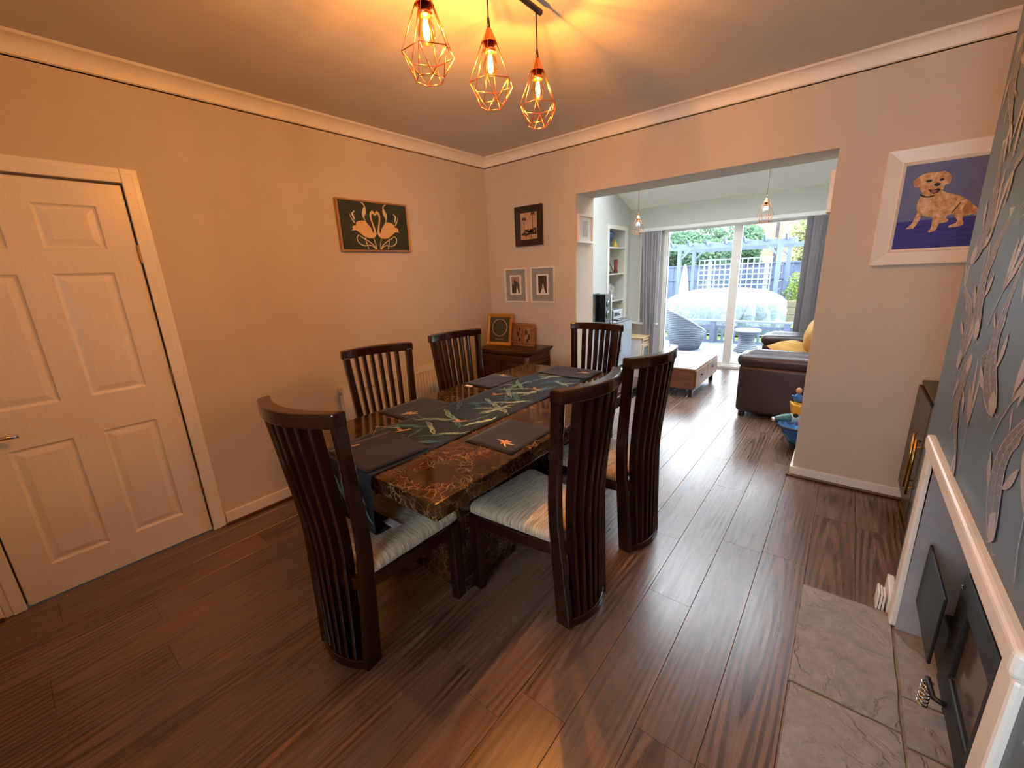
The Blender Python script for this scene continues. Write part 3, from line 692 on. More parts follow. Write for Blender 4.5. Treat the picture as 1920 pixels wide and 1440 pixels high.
bud = [(-1.485, 1.975), (-1.484, 1.961), (-1.497, 1.953), (-1.49, 1.927), (-1.489, 1.904), (-1.497, 1.911), (-1.507, 1.933), (-1.513, 1.952), (-1.497, 1.964)]
stems = [[(-1.471, 1.805), (-1.49, 1.784), (-1.485, 1.757), (-1.465, 1.738), (-1.429, 1.727), (-1.39, 1.732), (-1.362, 1.724), (-1.339, 1.703)], [(-1.42, 1.787), (-1.416, 1.751), (-1.402, 1.705)], [(-1.465, 1.799), (-1.431, 1.778), (-1.387, 1.756), (-1.352, 1.728), (-1.331, 1.703)], [(-1.349, 1.781), (-1.339, 1.749), (-1.332, 1.712)]]
SWC = mat('swan_cream', 'dcb88a', .7, rgb2='d3ab7a', scale=30)
for mir in (0, 1):
    fn = (lambda z: (lambda a, b: (z, (-2.630 - a) if mir else a, b)))
    MB().flat(swan, fn(.0290)).build('swan_print', SWC, sp_)
    m = MB()
    for q in (leafa, leafb, bud): m.flat(q, fn(.0286))
    for q in stems: m.stroke(smooth_open(q, 4), .007, fn(.0284))
    m.build('plant_print', CREAMP, sp_)

def dogmat():
    t = NT('dog_fur_paint'); v = t.coords((1, 1, 1)); c = t.ramp(t.noise(v, 60, 4), [(.3, 'a5764a'), (.5, 'c9a274'), (.7, 'e0c49e')]); t.bsdf(c, .7); return t.m
dp = thing('picture', 'painting of a cream dog on blue in a wide white frame', 'picture', (0, 0, 0))
f = MB(); X0, X1, A0, A1 = 3.003, 3.600, 1.428, 2.030
def dring(i, y): return [(X0 + i, y, A0 + i), (X1 - i, y, A0 + i), (X1 - i, y, A1 - i), (X0 + i, y, A1 - i)]
f.rings([dring(0, -.001), dring(0, -.035), dring(.004, -.04), dring(.068, -.028), dring(.072, -.034), dring(.085, -.026), dring(.085, -.001)], closed=True).build('frame', GLOSSW, dp)
MB().box(X0 + .08, X1 - .08, -.022, -.002, A0 + .08, A1 - .08).build('canvas', mat('slate_blue_paint', '66739e', .7, rgb2='5b6794', scale=10), dp)
fd = lambda y: (lambda a, b: (a, y, b))
MB().flat([(3.085, 1.512), (3.515, 1.512), (3.515, 1.662), (3.39, 1.659), (3.216, 1.66), (3.085, 1.657)], fd(-.0225)).build('ground_print', mat('ultramarine_paint', '383d9c', .7, rgb2='2e3284', scale=14, stretch=(1, 1, 6)), dp)
dog = [(3.145, 1.884), (3.158, 1.893), (3.179, 1.897), (3.207, 1.894), (3.228, 1.895), (3.241, 1.895), (3.26, 1.881), (3.27, 1.862), (3.27, 1.84), (3.261, 1.828), (3.255, 1.833), (3.251, 1.816), (3.247, 1.799), (3.266, 1.787), (3.294, 1.776), (3.323, 1.761), (3.35, 1.74), (3.374, 1.715), (3.388, 1.7), (3.42, 1.69), (3.425, 1.68), (3.386, 1.664), (3.378, 1.67), (3.362, 1.667), (3.345, 1.665), (3.344, 1.647), (3.353, 1.625), (3.341, 1.615), (3.315, 1.611), (3.296, 1.613), (3.302, 1.624), (3.322, 1.631), (3.326, 1.644), (3.312, 1.668), (3.3, 1.679), (3.284, 1.674), (3.279, 1.663), (3.293, 1.65), (3.289, 1.641), (3.259, 1.635), (3.257, 1.623), (3.251, 1.601), (3.227, 1.593), (3.222, 1.599), (3.231, 1.612), (3.231, 1.645), (3.229, 1.671), (3.21, 1.675), (3.184, 1.685), (3.18, 1.664), (3.172, 1.641), (3.161, 1.619), (3.131, 1.619), (3.137, 1.628), (3.153, 1.648), (3.162, 1.685), (3.165, 1.708), (3.157, 1.728), (3.158, 1.756), (3.165, 1.783), (3.174, 1.795), (3.155, 1.821), (3.15, 1.831), (3.135, 1.833), (3.126, 1.858), (3.132, 1.875)]
dg = MB().flat(dog, fd(-.0232)).build('dog_print', dogmat(), dp)
DK = mat('black_brown_paint', '1d1614', .6)
for nm, q, y in (('eye_print', ellipse(3.187, 1.856, .012, .007), -.0238), ('eye_print', ellipse(3.236, 1.856, .008, .007), -.0238), ('nose_print', ellipse(3.222, 1.834, .013, .009), -.0239), ('mouth_print', [(3.188, 1.816), (3.207, 1.808), (3.227, 1.815), (3.24, 1.809), (3.23, 1.792), (3.214, 1.788), (3.199, 1.8)], -.0238)): MB().flat(q, fd(y)).build(nm, DK, dg)
MB().stroke(smooth_open([(3.161, 1.793), (3.179, 1.781), (3.198, 1.776), (3.22, 1.78)]), .007, fd(-.0237)).build('collar_print', DK, dg); MB().stroke(smooth_open([(3.325, 1.734), (3.312, 1.709), (3.298, 1.683)]), .004, fd(-.0237)).build('haunch_line', DK, dg)
m = MB(); m.flat(ellipse(3.215, 1.801, .011, .007), fd(-.0241)); m.build('tongue_print', mat('pink_paint', 'a8685c', .6), dg)
m = MB(); m.flat(ellipse(3.141, 1.856, .011, .020), fd(-.0236)).flat(ellipse(3.262, 1.858, .007, .018), fd(-.0236)).flat(ellipse(3.355, 1.70, .018, .03), fd(-.0235)); m.build('tan_marks', mat('tan_paint', 'b58a5c', .7, rgb2='a0764a', scale=60), dg)
m = MB(); m.flat(ellipse(3.195, 1.73, .022, .04), fd(-.0235)); m.build('chest_mark', mat('pale_fur_paint', 'dcc3a6', .7, rgb2='c6a079', scale=70), dg)

pf = thing('picture', 'dark wide-framed photograph of palm trees above the white-framed pair', 'picture', (.5275, -.001, 1.72))
o1, o2 = frame_parts(pf, .305, .35, .058, .03, mat('dark_brown_frame', '2e211b', .4, rgb2='241915'), mat('hazy_sepia_photo', 'c5a482', .5, rgb2='b08f70', scale=9), 0, .016)
m = MB(); fq = fd(-.0142)
for x, z0, z1 in ((-.055, .12, .235), (.045, .14, .275), (-.03, .07, .13), (.0, .07, .125), (.03, .065, .13), (.065, .10, .14), (.02, .04, .12)):
    m.stroke([(x, z0), (x + .004, z1)], .005, fq)
    for a in (0, .6, 1.2, 1.9, 2.5, 3.1): m.flat(leafpoly(x + .004, z1, a, .026, .010, -.5 if a < 1.5 else .5), fq)
m.flat([(-.088, .10), (-.06, .125), (-.02, .11), (.02, .13), (.06, .115), (.088, .14), (.088, .095), (.03, .10), (-.03, .09)], fd(-.0140)); m.build('palm_print', mat('palm_silhouette', '3b2d25', .6), o2)
for i, (xc, lab) in enumerate(((.3465, 'white framed small photo with grey mount, left of the pair'), (.6685, 'white framed small photo with grey mount, right of the pair'))):
    r_ = thing('picture', lab, 'picture', (xc, -.001, 1.195), 0, 'pair of white-framed photos')
    o1, o2 = frame_parts(r_, .272, .328, .012, .02, GLOSSW, mat('grey_linen_mount', '9a9a96', .9, rgb2='8b8b88', scale=60))
    b = MB(); slab_holes(b, -.072, .066, .074, .262, -.013, -.008, [(-.052, .046, .088, .248)], lambda a, c, d: (a, d, c)); b.build('inner_border', GLOSSW, r_)
    MB().box(-.053, .047, -.0105, -.008, .087, .249).build('photo', mat('dark_wedding_photo', '57483e', .5, rgb2='2c221d', scale=25), o2)
    m = MB(); m.flat([(-.002, .09), (.03, .09), (.018, .135), (.012, .16), (.006, .135)] if i == 0 else [(-.025, .092), (.03, .092), (.01, .14), (.006, .17), (-.004, .17), (-.006, .14)], fd(-.011)); m.build('white_figure_print', WHITE, o2)
    if i == 0:
        m = MB(); m.flat([(-.05, .18), (-.03, .17), (-.02, .21), (-.012, .24), (-.004, .2), (.02, .2), (.045, .165), (.045, .248), (-.05, .248)], fd(-.0108)); m.build('sky_print', mat('pale_sepia', '9d8672', .6), o2)
for nm, x, y, z, rz, lab in (('a', 1.0205, .148, 1.71, PI / 2, 'small white framed print on the left side of the opening'), ('b', 2.7775, .165, 1.755, -PI / 2, 'white picture frame on the right side of the opening, seen edge-on')):
    r_ = thing('picture', lab, 'picture', (x, y, z), rz)
    o1, o2 = frame_parts(r_, .265, .235, .016, .022, GLOSSW, mat('off_white_mount', 'd9d6cc', .8))
    b = MB().box(-.045, .045, -.0105, -.0095, .05, .185).build('print', mat('pale_grey_sketch', 'b9b6ad', .8, rgb2='a09d95', scale=30), o2)

# ------------------------------------------------------------------ copper pendants over the table
def cage_parts(root, x, y, zw, ztop, lit, s=1.0, cordm=BLACK, capm=COPPER):
    """zw: height of the widest ring"""
    c = lambda r, a, z: (x + r * s * math.cos(a), y + r * s * math.sin(a), zw + z * s)
    MB().tube([(x, y, ztop), (x, y, zw + .20 * s)], .0032, 8).build('cord', cordm, root, smooth=True)
    MB().lathe([(.0045 * s, .207 * s), (.007 * s, .176 * s)], 12, (x, y, zw)).build('cord_grip', cordm, root, smooth=True)
    MB().lathe([(.007 * s, .176 * s), (.010 * s, .173 * s), (.030 * s, .130 * s), (.027 * s, .130 * s), (.008 * s, .168 * s)], 8, (x, y, zw)).build('cap', capm, root)
    m = MB(); n = 6; w = .0017 * (1 if s > .9 else 1.1)
    up = [c(.028, 2 * PI * k / n, .132) for k in range(n)]; mid = [c(.0825, 2 * PI * k / n, 0) for k in range(n)]; low = [c(.046, 2 * PI * (k + .5) / n, -.070) for k in range(n)]
    for k in range(n):
        j = (k + 1) % n
        for a, b in ((up[k], mid[k]), (mid[k], mid[j]), (mid[k], low[k]), (mid[j], low[k]), (low[k], low[j]), (up[k], up[j])): m.tube([a, b], w, 6)
    m.build('cage', capm, root, smooth=True)
    MB().lathe([(.017 * s, .135 * s), (.0185 * s, .112 * s), (.024 * s, .108 * s), (.024 * s, .101 * s), (.016 * s, .099 * s)], 16, (x, y, zw)).build('lamp_holder', capm, root, smooth=True)
    prof = [(.012, .103), (.014, .096), (.021, .084), (.027, .068), (.029, .056), (.027, .044), (.020, .033), (.010, .027), (.002, .025)]
    b = MB().lathe([(r * s, z * s) for r, z in prof], 18, (x, y, zw)).build('bulb', BULBG if lit else BULBW, root, smooth=True)
    if lit:
        fm = MB()
        for k in range(6):
            a = 2 * PI * k / 6; fm.tube([(x + r * math.cos(a), y + r * math.sin(a), zw + z) for r, z in ((.005, .092), (.009, .066), (.006, .040))], .0014, 6)
        fm.build('filament', FIL, b, smooth=True)
        L = bpy.data.lights.new('bulb_light', 'POINT'); L.energy = LAMP; L.color = (1.0, .395, .065); L.shadow_soft_size = .005
        lo = bpy.data.objects.new('bulb_light', L); COL.objects.link(lo); lo.parent = root; lo.location = (x, y, zw + .066)
FIL = emit_mat('glowing_filament', (1.0, .60, .16, 1), 90)
pl = thing('pendant_light', 'three lit copper cage pendants hanging from one black ceiling bar', 'pendant light', (0, 0, 0))
MB().tube([(1.795, -2.32, 2.505), (1.795, -1.615, 2.505)], .011, 12).build('bar', BLACK, pl, smooth=True)
for y in (-2.12, -1.80): MB().tube([(1.795, y, 2.505), (1.795, y, H)], .006, 8).build('bar_stem', BLACK, pl)
MB().lathe([(.05, H - .028), (.055, H - .02), (.055, H)], 20, (1.795, -1.96, 0)).build('ceiling_rose', BLACK, pl, smooth=True)
for y in (-2.252, -1.950, -1.648):
    cage_parts(pl, 1.795, y, 2.158, 2.505, True)
for i, (x, y, z, lab) in enumerate(((.79, 1.9, 1.93, 'unlit copper cage pendant near the shelf niche'), (2.15, 1.9, 1.94, 'unlit copper cage pendant in front of the right-hand patio pane'))):
    r_ = thing('pendant_light', lab, 'pendant light', (0, 0, 0), 0, 'small cage pendants in the garden room')
    cage_parts(r_, x, y, z, 2.34 + (3.2 - y) * _sl, False, .95, mat('copper_flex', 'a9806c', .6))

# ------------------------------------------------------------------ alcove cabinet
ac = thing('cabinet', 'dark grey cabinet with brass bar handles in the alcove', 'cabinet', (0, 0, 0))
DG = mat('dark_taupe_lacquer', '39332f', .35, rgb2='332d2a')
MB().box(3.335, 3.645, -1.06, -.04, .135, .76).build('body', DG, ac, bevel=.003)
MB().box(3.330, 3.647, -1.065, -.035, .76, .78).build('top', DG, ac, bevel=.003)
for y0, y1, hy in ((-.545, -.045, -.50), (-1.055, -.555, -.60)):
    d = MB().box(3.318, 3.334, y0, y1, .14, .755).build('door', DG, ac, bevel=.002)
    h = MB(); h.tube([(3.288, hy, .30), (3.288, hy, .60)], .0065, 10)
    for z in (.34, .56): h.tube([(3.288, hy, z), (3.319, hy, z)], .0045, 8)
    h.build('handle', BRASS, d, smooth=True)
for y in (-.09, -1.0):
    for x in (3.36, 3.62): MB().lathe([(.012, 0), (.020, .135)], 10, (x, y, .0)).build('leg', BRASS, ac)

# ------------------------------------------------------------------ fireplace: surround, hearth, stove
fs_ = thing('fireplace_surround', 'white gloss wooden edging around the fireplace opening', 'fireplace surround', (0, 0, 0))
MB().box(3.236, 3.268, -1.290, -1.218, .012, .775).build('side_piece', GLOSSW, fs_, bevel=.008)
MB().box(3.236, 3.268, -2.362, -2.290, .012, .775).build('side_piece', GLOSSW, fs_, bevel=.008)
MB().box(3.228, 3.268, -2.362, -1.218, .775, .832).build('top_piece', GLOSSW, fs_, bevel=.012, seg=3)
def stonemat():
    t = NT('riven_sandstone'); v = t.coords((1, 1, 1), True); n1 = t.noise(v, 5, 5, .6, .8); n2 = t.noise(v, 26, 5, .65)
    c = t.ramp(n1, [(.25, '77756f'), (.5, '94918c'), (.75, '8b837b')]); c = t.mix(.3, c, t.ramp(n2, [(.3, '64605b'), (.7, 'b3ada7')]))
    lay = t.ramp(t.noise(v, 3.2, 6, .62, .5), [(.30, (0, 0, 0, 1)), (.36, (.35, .35, .35, 1)), (.44, (.35, .35, .35, 1)), (.47, (.65, .65, .65, 1)), (.56, (.65, .65, .65, 1)), (.60, (1, 1, 1, 1))])
    t.bsdf(c, .62, 0, .4, t.mix(.25, lay, n2), .8, .022); return t.m
STONE = stonemat()
he = thing('hearth', 'grey-brown riven sandstone hearth in front of the stove', 'hearth', (0, 0, 0))
rs_ = random.Random(9)
MB().box(2.95, 3.62, -2.55, -1.205, .0005, .006).build('mortar_bed', mat('sandy_mortar', '8f8271', .95, rgb2='7d7162', scale=30), he)
for (a, b, c, d) in ((2.942, 3.246, -1.796, -1.212), (2.948, 3.246, -2.55, -1.806), (3.256, 3.615, -1.640, -1.305), (3.256, 3.615, -1.838, -1.650), (3.256, 3.615, -2.285, -1.848)):
    def edge(p, q, n):
        return [(p[0] + (q[0] - p[0]) * k / n + (rs_.uniform(-.003, .003) if k else 0), p[1] + (q[1] - p[1]) * k / n + (rs_.uniform(-.003, .003) if k else 0)) for k in range(n)]
    ol = edge((a, c), (b, c), 6) + edge((b, c), (b, d), 8) + edge((b, d), (a, d + (-.01 if a < 3 and d > -1.3 else 0)), 6) + edge((a, d + (-.01 if a < 3 and d > -1.3 else 0)), (a, c), 8)
    cx, cy = (a + b) / 2, (c + d) / 2
    ins = [((x - cx) * .985 + cx, (y - cy) * .985 + cy) for x, y in ol]
    MB().rings([[(x, y, .001) for x, y in ol], [(x, y, .010) for x, y in ol], [(x, y, .014) for x, y in ins]]).build('stone', STONE, he)
sv = thing('wood_stove', 'black wood-burning stove with glass door inside the fireplace', 'stove', (0, 0, 0))
MB().box(3.352, 3.60, -2.10, -1.60, .10, .545).build('body', STOVE, sv, bevel=.008)
MB().box(3.335, 3.61, -2.12, -1.585, .545, .565).build('top_plate', STOVE, sv, bevel=.006)
MB().box(3.287, 3.296, -1.66, -1.335, .19, .445).build('side_shield', STOVE, sv, bevel=.003)
MB().box(3.36, 3.57, -1.60, -1.36, .016, .20).build('log_box', STOVE, sv, bevel=.01)
m = MB(); slab_holes(m, -2.09, -1.625, .13, .54, 3.322, 3.35, [(-1.985, -1.73, .225, .455)], lambda a, b, d: (d, a, b)); d_ = m.build('door', STOVE, sv, bevel=.006)
MB().box(3.336, 3.342, -1.99, -1.725, .22, .46).build('door_glass', mat('smoked_glass', '544c44', .12, rgb2='6a6055', scale=7), d_)
for y, z in ((-1.66, .505), (-2.05, .505)): MB().lathe([(.008, 0), (.008, .006), (.004, .008)], 10).build('bolt', CHROME, d_, loc=(3.322, y, z), rot=(0, -PI / 2, 0))
h = MB(); h.tube([(3.322, -1.78, .165), (3.296, -1.77, .165), (3.292, -1.72, .165), (3.292, -1.69, .162)], .008, 10).build('door_handle', STOVE, d_, smooth=True)
co = MB(); co.tube([(3.292 + .013 * math.cos(k * .9), -1.70 + .013 * math.sin(k * .9), .155 - k * .0022) for k in range(44)], .0028, 6); co.build('spring_grip', CHROME, d_, smooth=True)
for y in (-2.07, -1.63):
    for x in (3.375, 3.57): MB().lathe([(.022, .0), (.016, .09)], 10, (x, y, .012)).build('foot', STOVE, sv)

# ------------------------------------------------------------------ garden room furniture
sf = thing('sofa', 'dark brown leather sofa with padded arms facing the niche', 'sofa', (0, 0, 0))
def pillow_box(x0, x1, y0, y1, z0, z1, r, name, m, parent, bulge=.02, n=8, seed=0):
    """rounded padded box"""
    rs = []; cx, cy = (x0 + x1) / 2, (y0 + y1) / 2
    def ol(ins, z, bl=0):
        pts = []; 
        for (sx, sy) in ((1, 1), (-1, 1), (-1, -1), (1, -1)):
            ax, ay = (x1 - x0) / 2 - ins, (y1 - y0) / 2 - ins; rr_ = max(min(r, ax * .9, ay * .9) - ins * .3, .01)
            base = math.atan2(sy, sx) - PI / 4
            for k in range(5):
                t = base + PI / 2 * k / 4; pts.append((cx + sx * (ax - rr_) + rr_ * math.cos(t), cy + sy * (ay - rr_) + rr_ * math.sin(t), z))
        return pts
    for k in range(n + 1):
        t = k / n * PI / 2; rs.append(ol(r * (1 - math.sin(t)), z0 + r * (1 - math.cos(t))))
    for k in range(n + 1):
        t = k / n * PI / 2; rs.append(ol(r * (1 - math.cos(t)), z1 - r * (1 - math.sin(t))))
    rs.append(ol(r + .03, z1 + bulge * .5)); rs.append(ol(min(x1 - x0, y1 - y0) / 2 * .8, z1 + bulge))
    mb = MB().rings(rs)
    if bulge > .005:
        mb.v = [(x, y, z + (.006 * math.sin(x * 31 + seed) * math.sin(y * 27 + seed) if z > (z0 + z1) / 2 else 0)) for x, y, z in mb.v]
    return mb.build(name, m, parent, smooth=True)
for i, y0 in enumerate((1.10, 2.42)):
    pillow_box(2.185, 3.08, y0, y0 + .27, .045, .53, .05, 'arm_panel', LEATHER, sf, 0)
    pillow_box(2.165, 3.06, y0 - .02, y0 + .295, .50, .635, .065, 'arm_pad', LEATHER, sf, .025, seed=i)
pillow_box(2.20, 3.0, 1.36, 2.44, .06, .30, .04, 'base', LEATHER, sf, 0)
for y0 in (1.37, 1.90): pillow_box(2.19, 2.85, y0, y0 + .53, .29, .43, .06, 'seat_cushion', LEATHER, sf, .02)
for y0 in (1.37, 1.90): pillow_box(2.78, 3.04, y0, y0 + .53, .40, .86, .08, 'back_cushion', LEATHER, sf, .02)
pillow_box(2.92, 3.12, 1.12, 2.68, .05, .78, .06, 'back', LEATHER, sf, 0)
for x in (2.24, 3.03):
    for y in (1.16, 2.64): MB().lathe([(.03, 0), (.03, .05)], 12, (x, y, 0)).build('foot', BLACK, sf)
# mustard throw cushion with puckered folds
def cushion(name, label, loc, rot, w, h, d):
    m = MB(); n = 14
    for sgn in (1, -1):
        def g(u, v):
            a, b = 2 * u - 1, 2 * v - 1; e = (1 - abs(a) ** 3) * (1 - abs(b) ** 3); pin = 1 - .07 * (abs(a) * abs(b))
            return (a * w / 2 * pin, sgn * (d / 2 * e ** .6 + .006 * math.sin(a * 8 + b * 5) * e), b * h / 2 * pin)
        m.grid(n, n, g)
    o = m.build(name, MUSTARD, smooth=True, loc=loc, rot=rot); return tag(o, label, 'cushion', 'mustard cushions on the sofa')
cushion('cushion', 'mustard cushion leaning upright against the sofa back', (2.705, 1.80, .66), (0, math.radians(-12), PI / 2), .46, .44, .15)
cushion('cushion', 'mustard cushion slumped forward beside the near sofa arm', (2.60, 1.62, .565), (math.radians(-62), 0, math.radians(60)), .46, .42, .16)

cf = thing('coffee_table', 'low wooden coffee table with two drawers and pale top', 'coffee table', (0, 0, 0))
MB().box(1.10, 1.69, 1.48, 2.48, .10, .328).build('body', WALNUT, cf, bevel=.003)
MB().box(1.093, 1.697, 1.473, 2.487, .328, .346).build('top', mat('pale_waxed_oak', 'b9977c', .22, rgb2='a98468', scale=3, stretch=(12, 1.5, 1)), cf, bevel=.003)
for y0, y1 in ((1.50, 1.975), (1.985, 2.46)):
    d = MB().box(1.69, 1.704, y0, y1, .125, .315).build('drawer', OAKW, cf, bevel=.002); yc = (y0 + y1) / 2
    MB().box(1.704, 1.722, yc - .045, yc + .045, .232, .25).build('handle', BLACK, d, bevel=.002)
for x in (1.15, 1.645):
    for y in (1.525, 2.43): MB().box(x - .022, x + .022, y - .022, y + .022, 0, .10).build('leg', mat('dark_leg_wood', '3c2418', .5), cf, bevel=.003)

sb = thing('sideboard', 'grey sideboard with brass handles and legs along garden room wall', 'sideboard', (0, 0, 0))
GB = mat('blue_grey_lacquer', '8d959c', .3, rgb2='868e96')
MB().box(.165, .535, .95, 2.40, .155, .765).build('body', GB, sb, bevel=.003)
MB().box(.16, .552, .945, 2.405, .765, .785).build('top', mat('dark_grey_top', '5c6065', .25), sb, bevel=.003)
for y0, y1, hy in ((.96, 1.43, 1.38), (1.44, 1.91, 1.86), (1.92, 2.39, 1.98)):
    d = MB().box(.535, .55, y0, y1, .165, .76).build('door', GB, sb, bevel=.002)
    h = MB(); h.tube([(.575, hy, .36), (.575, hy, .58)], .006, 8)
    for z in (.39, .55): h.tube([(.575, hy, z), (.55, hy, z)], .004, 6)
    h.build('handle', BRASS, d, smooth=True)
for y in (1.0, 2.34):
    f = MB(); f.box(.19, .205, y - .008, y + .008, 0, .155).box(.515, .53, y - .008, y + .008, 0, .155).box(.19, .53, y - .008, y + .008, 0, .012); f.build('leg', BRASS, sb)
tv = thing('television', 'black television on the grey sideboard, half hidden by the opening', 'television', (.42, 1.33, .786), math.radians(4))
MB().box(-.02, .02, -.32, .30, .03, .40).build('screen', BLACKG, tv, bevel=.004)
MB().box(.0195, .0215, -.31, .29, .045, .39).build('display', mat('dark_glass', '0b0b0d', .08), tv)
MB().box(-.07, .09, -.12, .12, 0, .012).build('stand_base', BLACK, tv, bevel=.003); MB().box(-.015, .015, -.03, .03, .012, .05).build('stand_neck', BLACK, tv)
bs = thing('speaker', 'tall black speaker with silver edge beside the television', 'speaker', (.40, 1.74, .786))
MB().box(-.10, .09, -.085, .07, 0, .375).build('cabinet', BLACK, bs, bevel=.006); MB().box(-.10, .095, .07, .10, 0, .36).build('side_trim', CHROME, bs, bevel=.004)
for z, r in ((.11, .055), (.25, .045)):
    q = MB(); q.lathe([(r, 0), (r * .9, .006), (r * .3, .001), (.004, .003)], 20); q.build('cone', BLACKG, bs, loc=(.09, -.01, z), rot=(0, PI / 2, 0), smooth=True)
sr = thing('stereo', 'grey metal stereo unit with round knob on the sideboard', 'stereo', (.34, 2.16, .786))
MB().box(-.13, .10, -.15, .15, .008, .135).build('case', mat('silver_grey_metal', '8d9499', .35, .6), sr, bevel=.006)
MB().lathe([(.025, 0), (.025, .016), (.02, .018)], 18).build('knob', CHROME, sr, loc=(.10, .04, .075), rot=(0, PI / 2, 0), smooth=True)
MB().box(.1, .102, -.12, -.02, .05, .1).build('display', BLACKG, sr)
for a in (-.1, .07):
    for b in (-.12, .12): MB().lathe([(.012, 0), (.012, .01)], 8, (a, b, 0)).build('foot', BLACK, sr)
rc = thing('remote_control', 'black remote control lying on the sideboard edge', 'remote', (.505, 2.05, .786), .15)
MB().box(-.02, .02, -.09, .09, 0, .016).build('case', BLACK, rc, bevel=.005)
for k in range(5): MB().box(-.012, .012, -.07 + k * .026, -.058 + k * .026, .016, .018).build('button', GREYM, rc)

tk = thing('toy_kitchen', 'small white and pine toy kitchen by the slim window', 'toy kitchen', (.42, 2.93, 0))
PINE = mat('pale_pine', 'd8bd8f', .6, rgb2='c9aa78', scale=3, stretch=(8, 2, 2))
MB().box(-.16, .13, -.15, .15, .03, .42).build('body', mat('white_toy_paint', 'e9e7e1', .5), tk, bevel=.004)
MB().box(-.17, .15, -.16, .16, .42, .44).build('worktop', PINE, tk, bevel=.003)
MB().box(.131, .145, -.14, .14, .345, .415).build('control_panel', PINE, tk, bevel=.003)
for y in (-.09, -.03, .03, .09): MB().lathe([(.014, 0), (.012, .014)], 12).build('knob', mat('toy_brown', '7a5a3a', .5), tk, loc=(.145, y, .38), rot=(0, PI / 2, 0))
d = MB(); slab_holes(d, -.14, .14, .06, .33, .131, .145, [(-.09, .09, .13, .28)], lambda a, b, c: (c, a, b)); d = d.build('oven_door', PINE, tk, bevel=.003)
MB().box(.133, .138, -.09, .09, .13, .28).build('oven_window', mat('toy_grey', '6d7378', .3), d)
for a in (-.13, .1):
    for b in (-.12, .12): MB().box(a - .015, a + .015, b - .015, b + .015, 0, .03).build('foot', PINE, tk)
MB().box(-.16, -.14, -.15, .15, .44, .50).build('splashback', PINE, tk)

# niche ornaments
v = thing('vase', 'dark blue bulbous vase on the top niche shelf', 'vase', (.065, 2.60, 1.786))
MB().lathe([(.05, 0), (.052, .008), (.036, .04), (.034, .07), (.06, .11), (.078, .15), (.08, .18), (.066, .215), (.03, .235), (.004, .238)], 20).build('body', mat('cobalt_glaze', '27395c', .25, rgb2='324a72', scale=14), v, smooth=True)
MB().lathe([(.054, 0), (.054, .006)], 20).build('foot_ring', mat('dark_glaze', '182233', .3), v)
yo = thing('ornament', 'small yellow cone ornament beside the blue vase', 'ornament', (.08, 2.78, 1.786))
MB().lathe([(.045, 0), (.045, .02), (.025, .07), (.012, .10), (.003, .11)], 14).build('body', mat('yellow_glaze', 'd9b13a', .35), yo, smooth=True); MB().lathe([(.048, 0), (.048, .012)], 14).build('base', mat('yellow_glaze', 'd9b13a'), yo)
rv = thing('vase', 'slim red-brown vase on the middle niche shelf', 'vase', (.09, 2.80, 1.406))
MB().lathe([(.03, 0), (.034, .03), (.026, .07), (.028, .12), (.034, .16), (.03, .185), (.036, .195)], 16).build('body', mat('rust_glaze', '8a3f2c', .3, rgb2='6f2f22'), rv, smooth=True); MB().lathe([(.036, .193), (.037, .2), (.03, .2)], 16).build('rim', mat('rust_dark', '5d261b', .3), rv)
ho = thing('ornament', 'bronze hoop ornament on the middle niche shelf', 'ornament', (.09, 2.58, 1.406))
MB().tube([(0, .065 * math.cos(t), .075 + .065 * math.sin(t)) for t in [2 * PI * k / 24 for k in range(24)]], .010, 8, True).build('hoop', mat('old_bronze', '6a5a48', .4, .7), ho, smooth=True)
MB().tube([(.0, .09 + .035 * math.cos(t), .042 + .035 * math.sin(t)) for t in [2 * PI * k / 20 for k in range(20)]], .008, 8, True).build('small_hoop', mat('old_bronze', '6a5a48'), ho, smooth=True)
MB().box(-.03, .03, -.06, .13, 0, .012).build('base', BLACK, ho, bevel=.003)
dp_ = thing('plate', 'round painted plate propped on the lower niche shelf', 'plate', (.08, 2.66, 1.006))
q = MB(); q.lathe([(.004, .004), (.08, .0), (.12, .014), (.128, .016), (.126, .02), (.08, .006), (.004, .008)], 28); q.build('dish', mat('painted_china', 'cfd3d0', .2, rgb2='8d6f62', scale=16), dp_, loc=(0, 0, .128), rot=(0, math.radians(78), 0), smooth=True)
MB().tube([(-.02, .126 * math.cos(t), .128 + .126 * math.sin(t)) for t in [2 * PI * k / 28 for k in range(28)]], .005, 6, True).build('rim', mat('navy_rim', '2c3340', .3), dp_)

# toy bag and toys by the opening
bg = thing('toy_bag', 'blue patterned fabric bag of toys beside the sofa', 'bag', (2.83, .575, 0))
def bagmat():
    t = NT('patterned_bag_fabric'); v = t.coords((1, 1, 1)); vo = t.n('ShaderNodeTexVoronoi'); vo.inputs['Scale'].default_value = 17; t.l(v, vo.inputs['Vector'])
    sep = t.n('ShaderNodeSeparateColor'); t.l(vo.outputs['Color'], sep.inputs[0])
    c = t.ramp(sep.outputs[0], [(0, '2f5f96'), (.3, '4f8fb5'), (.5, '23284a'), (.66, 'c2465a'), (.8, '2b6f7a'), (1, 'd8b48a')]); nd = [n for n in t.t.nodes if n.type == 'VALTORGB'][0]; nd.color_ramp.interpolation = 'CONSTANT'
    t.bsdf(c, .8); return t.m
MB().lathe([(.10, 0), (.125, .012), (.145, .05), (.185, .12), (.225, .19), (.235, .205), (.222, .205), (.15, .08), (.05, .03)], 22).build('bag_body', bagmat(), bg, smooth=True)
MB().tube([(.232 * math.cos(t), .232 * math.sin(t), .205 + .008 * math.sin(3 * t)) for t in [2 * PI * k / 26 for k in range(26)]], .011, 8, True).build('bag_rim', mat('navy_binding', '1f2238', .7), bg, smooth=True)
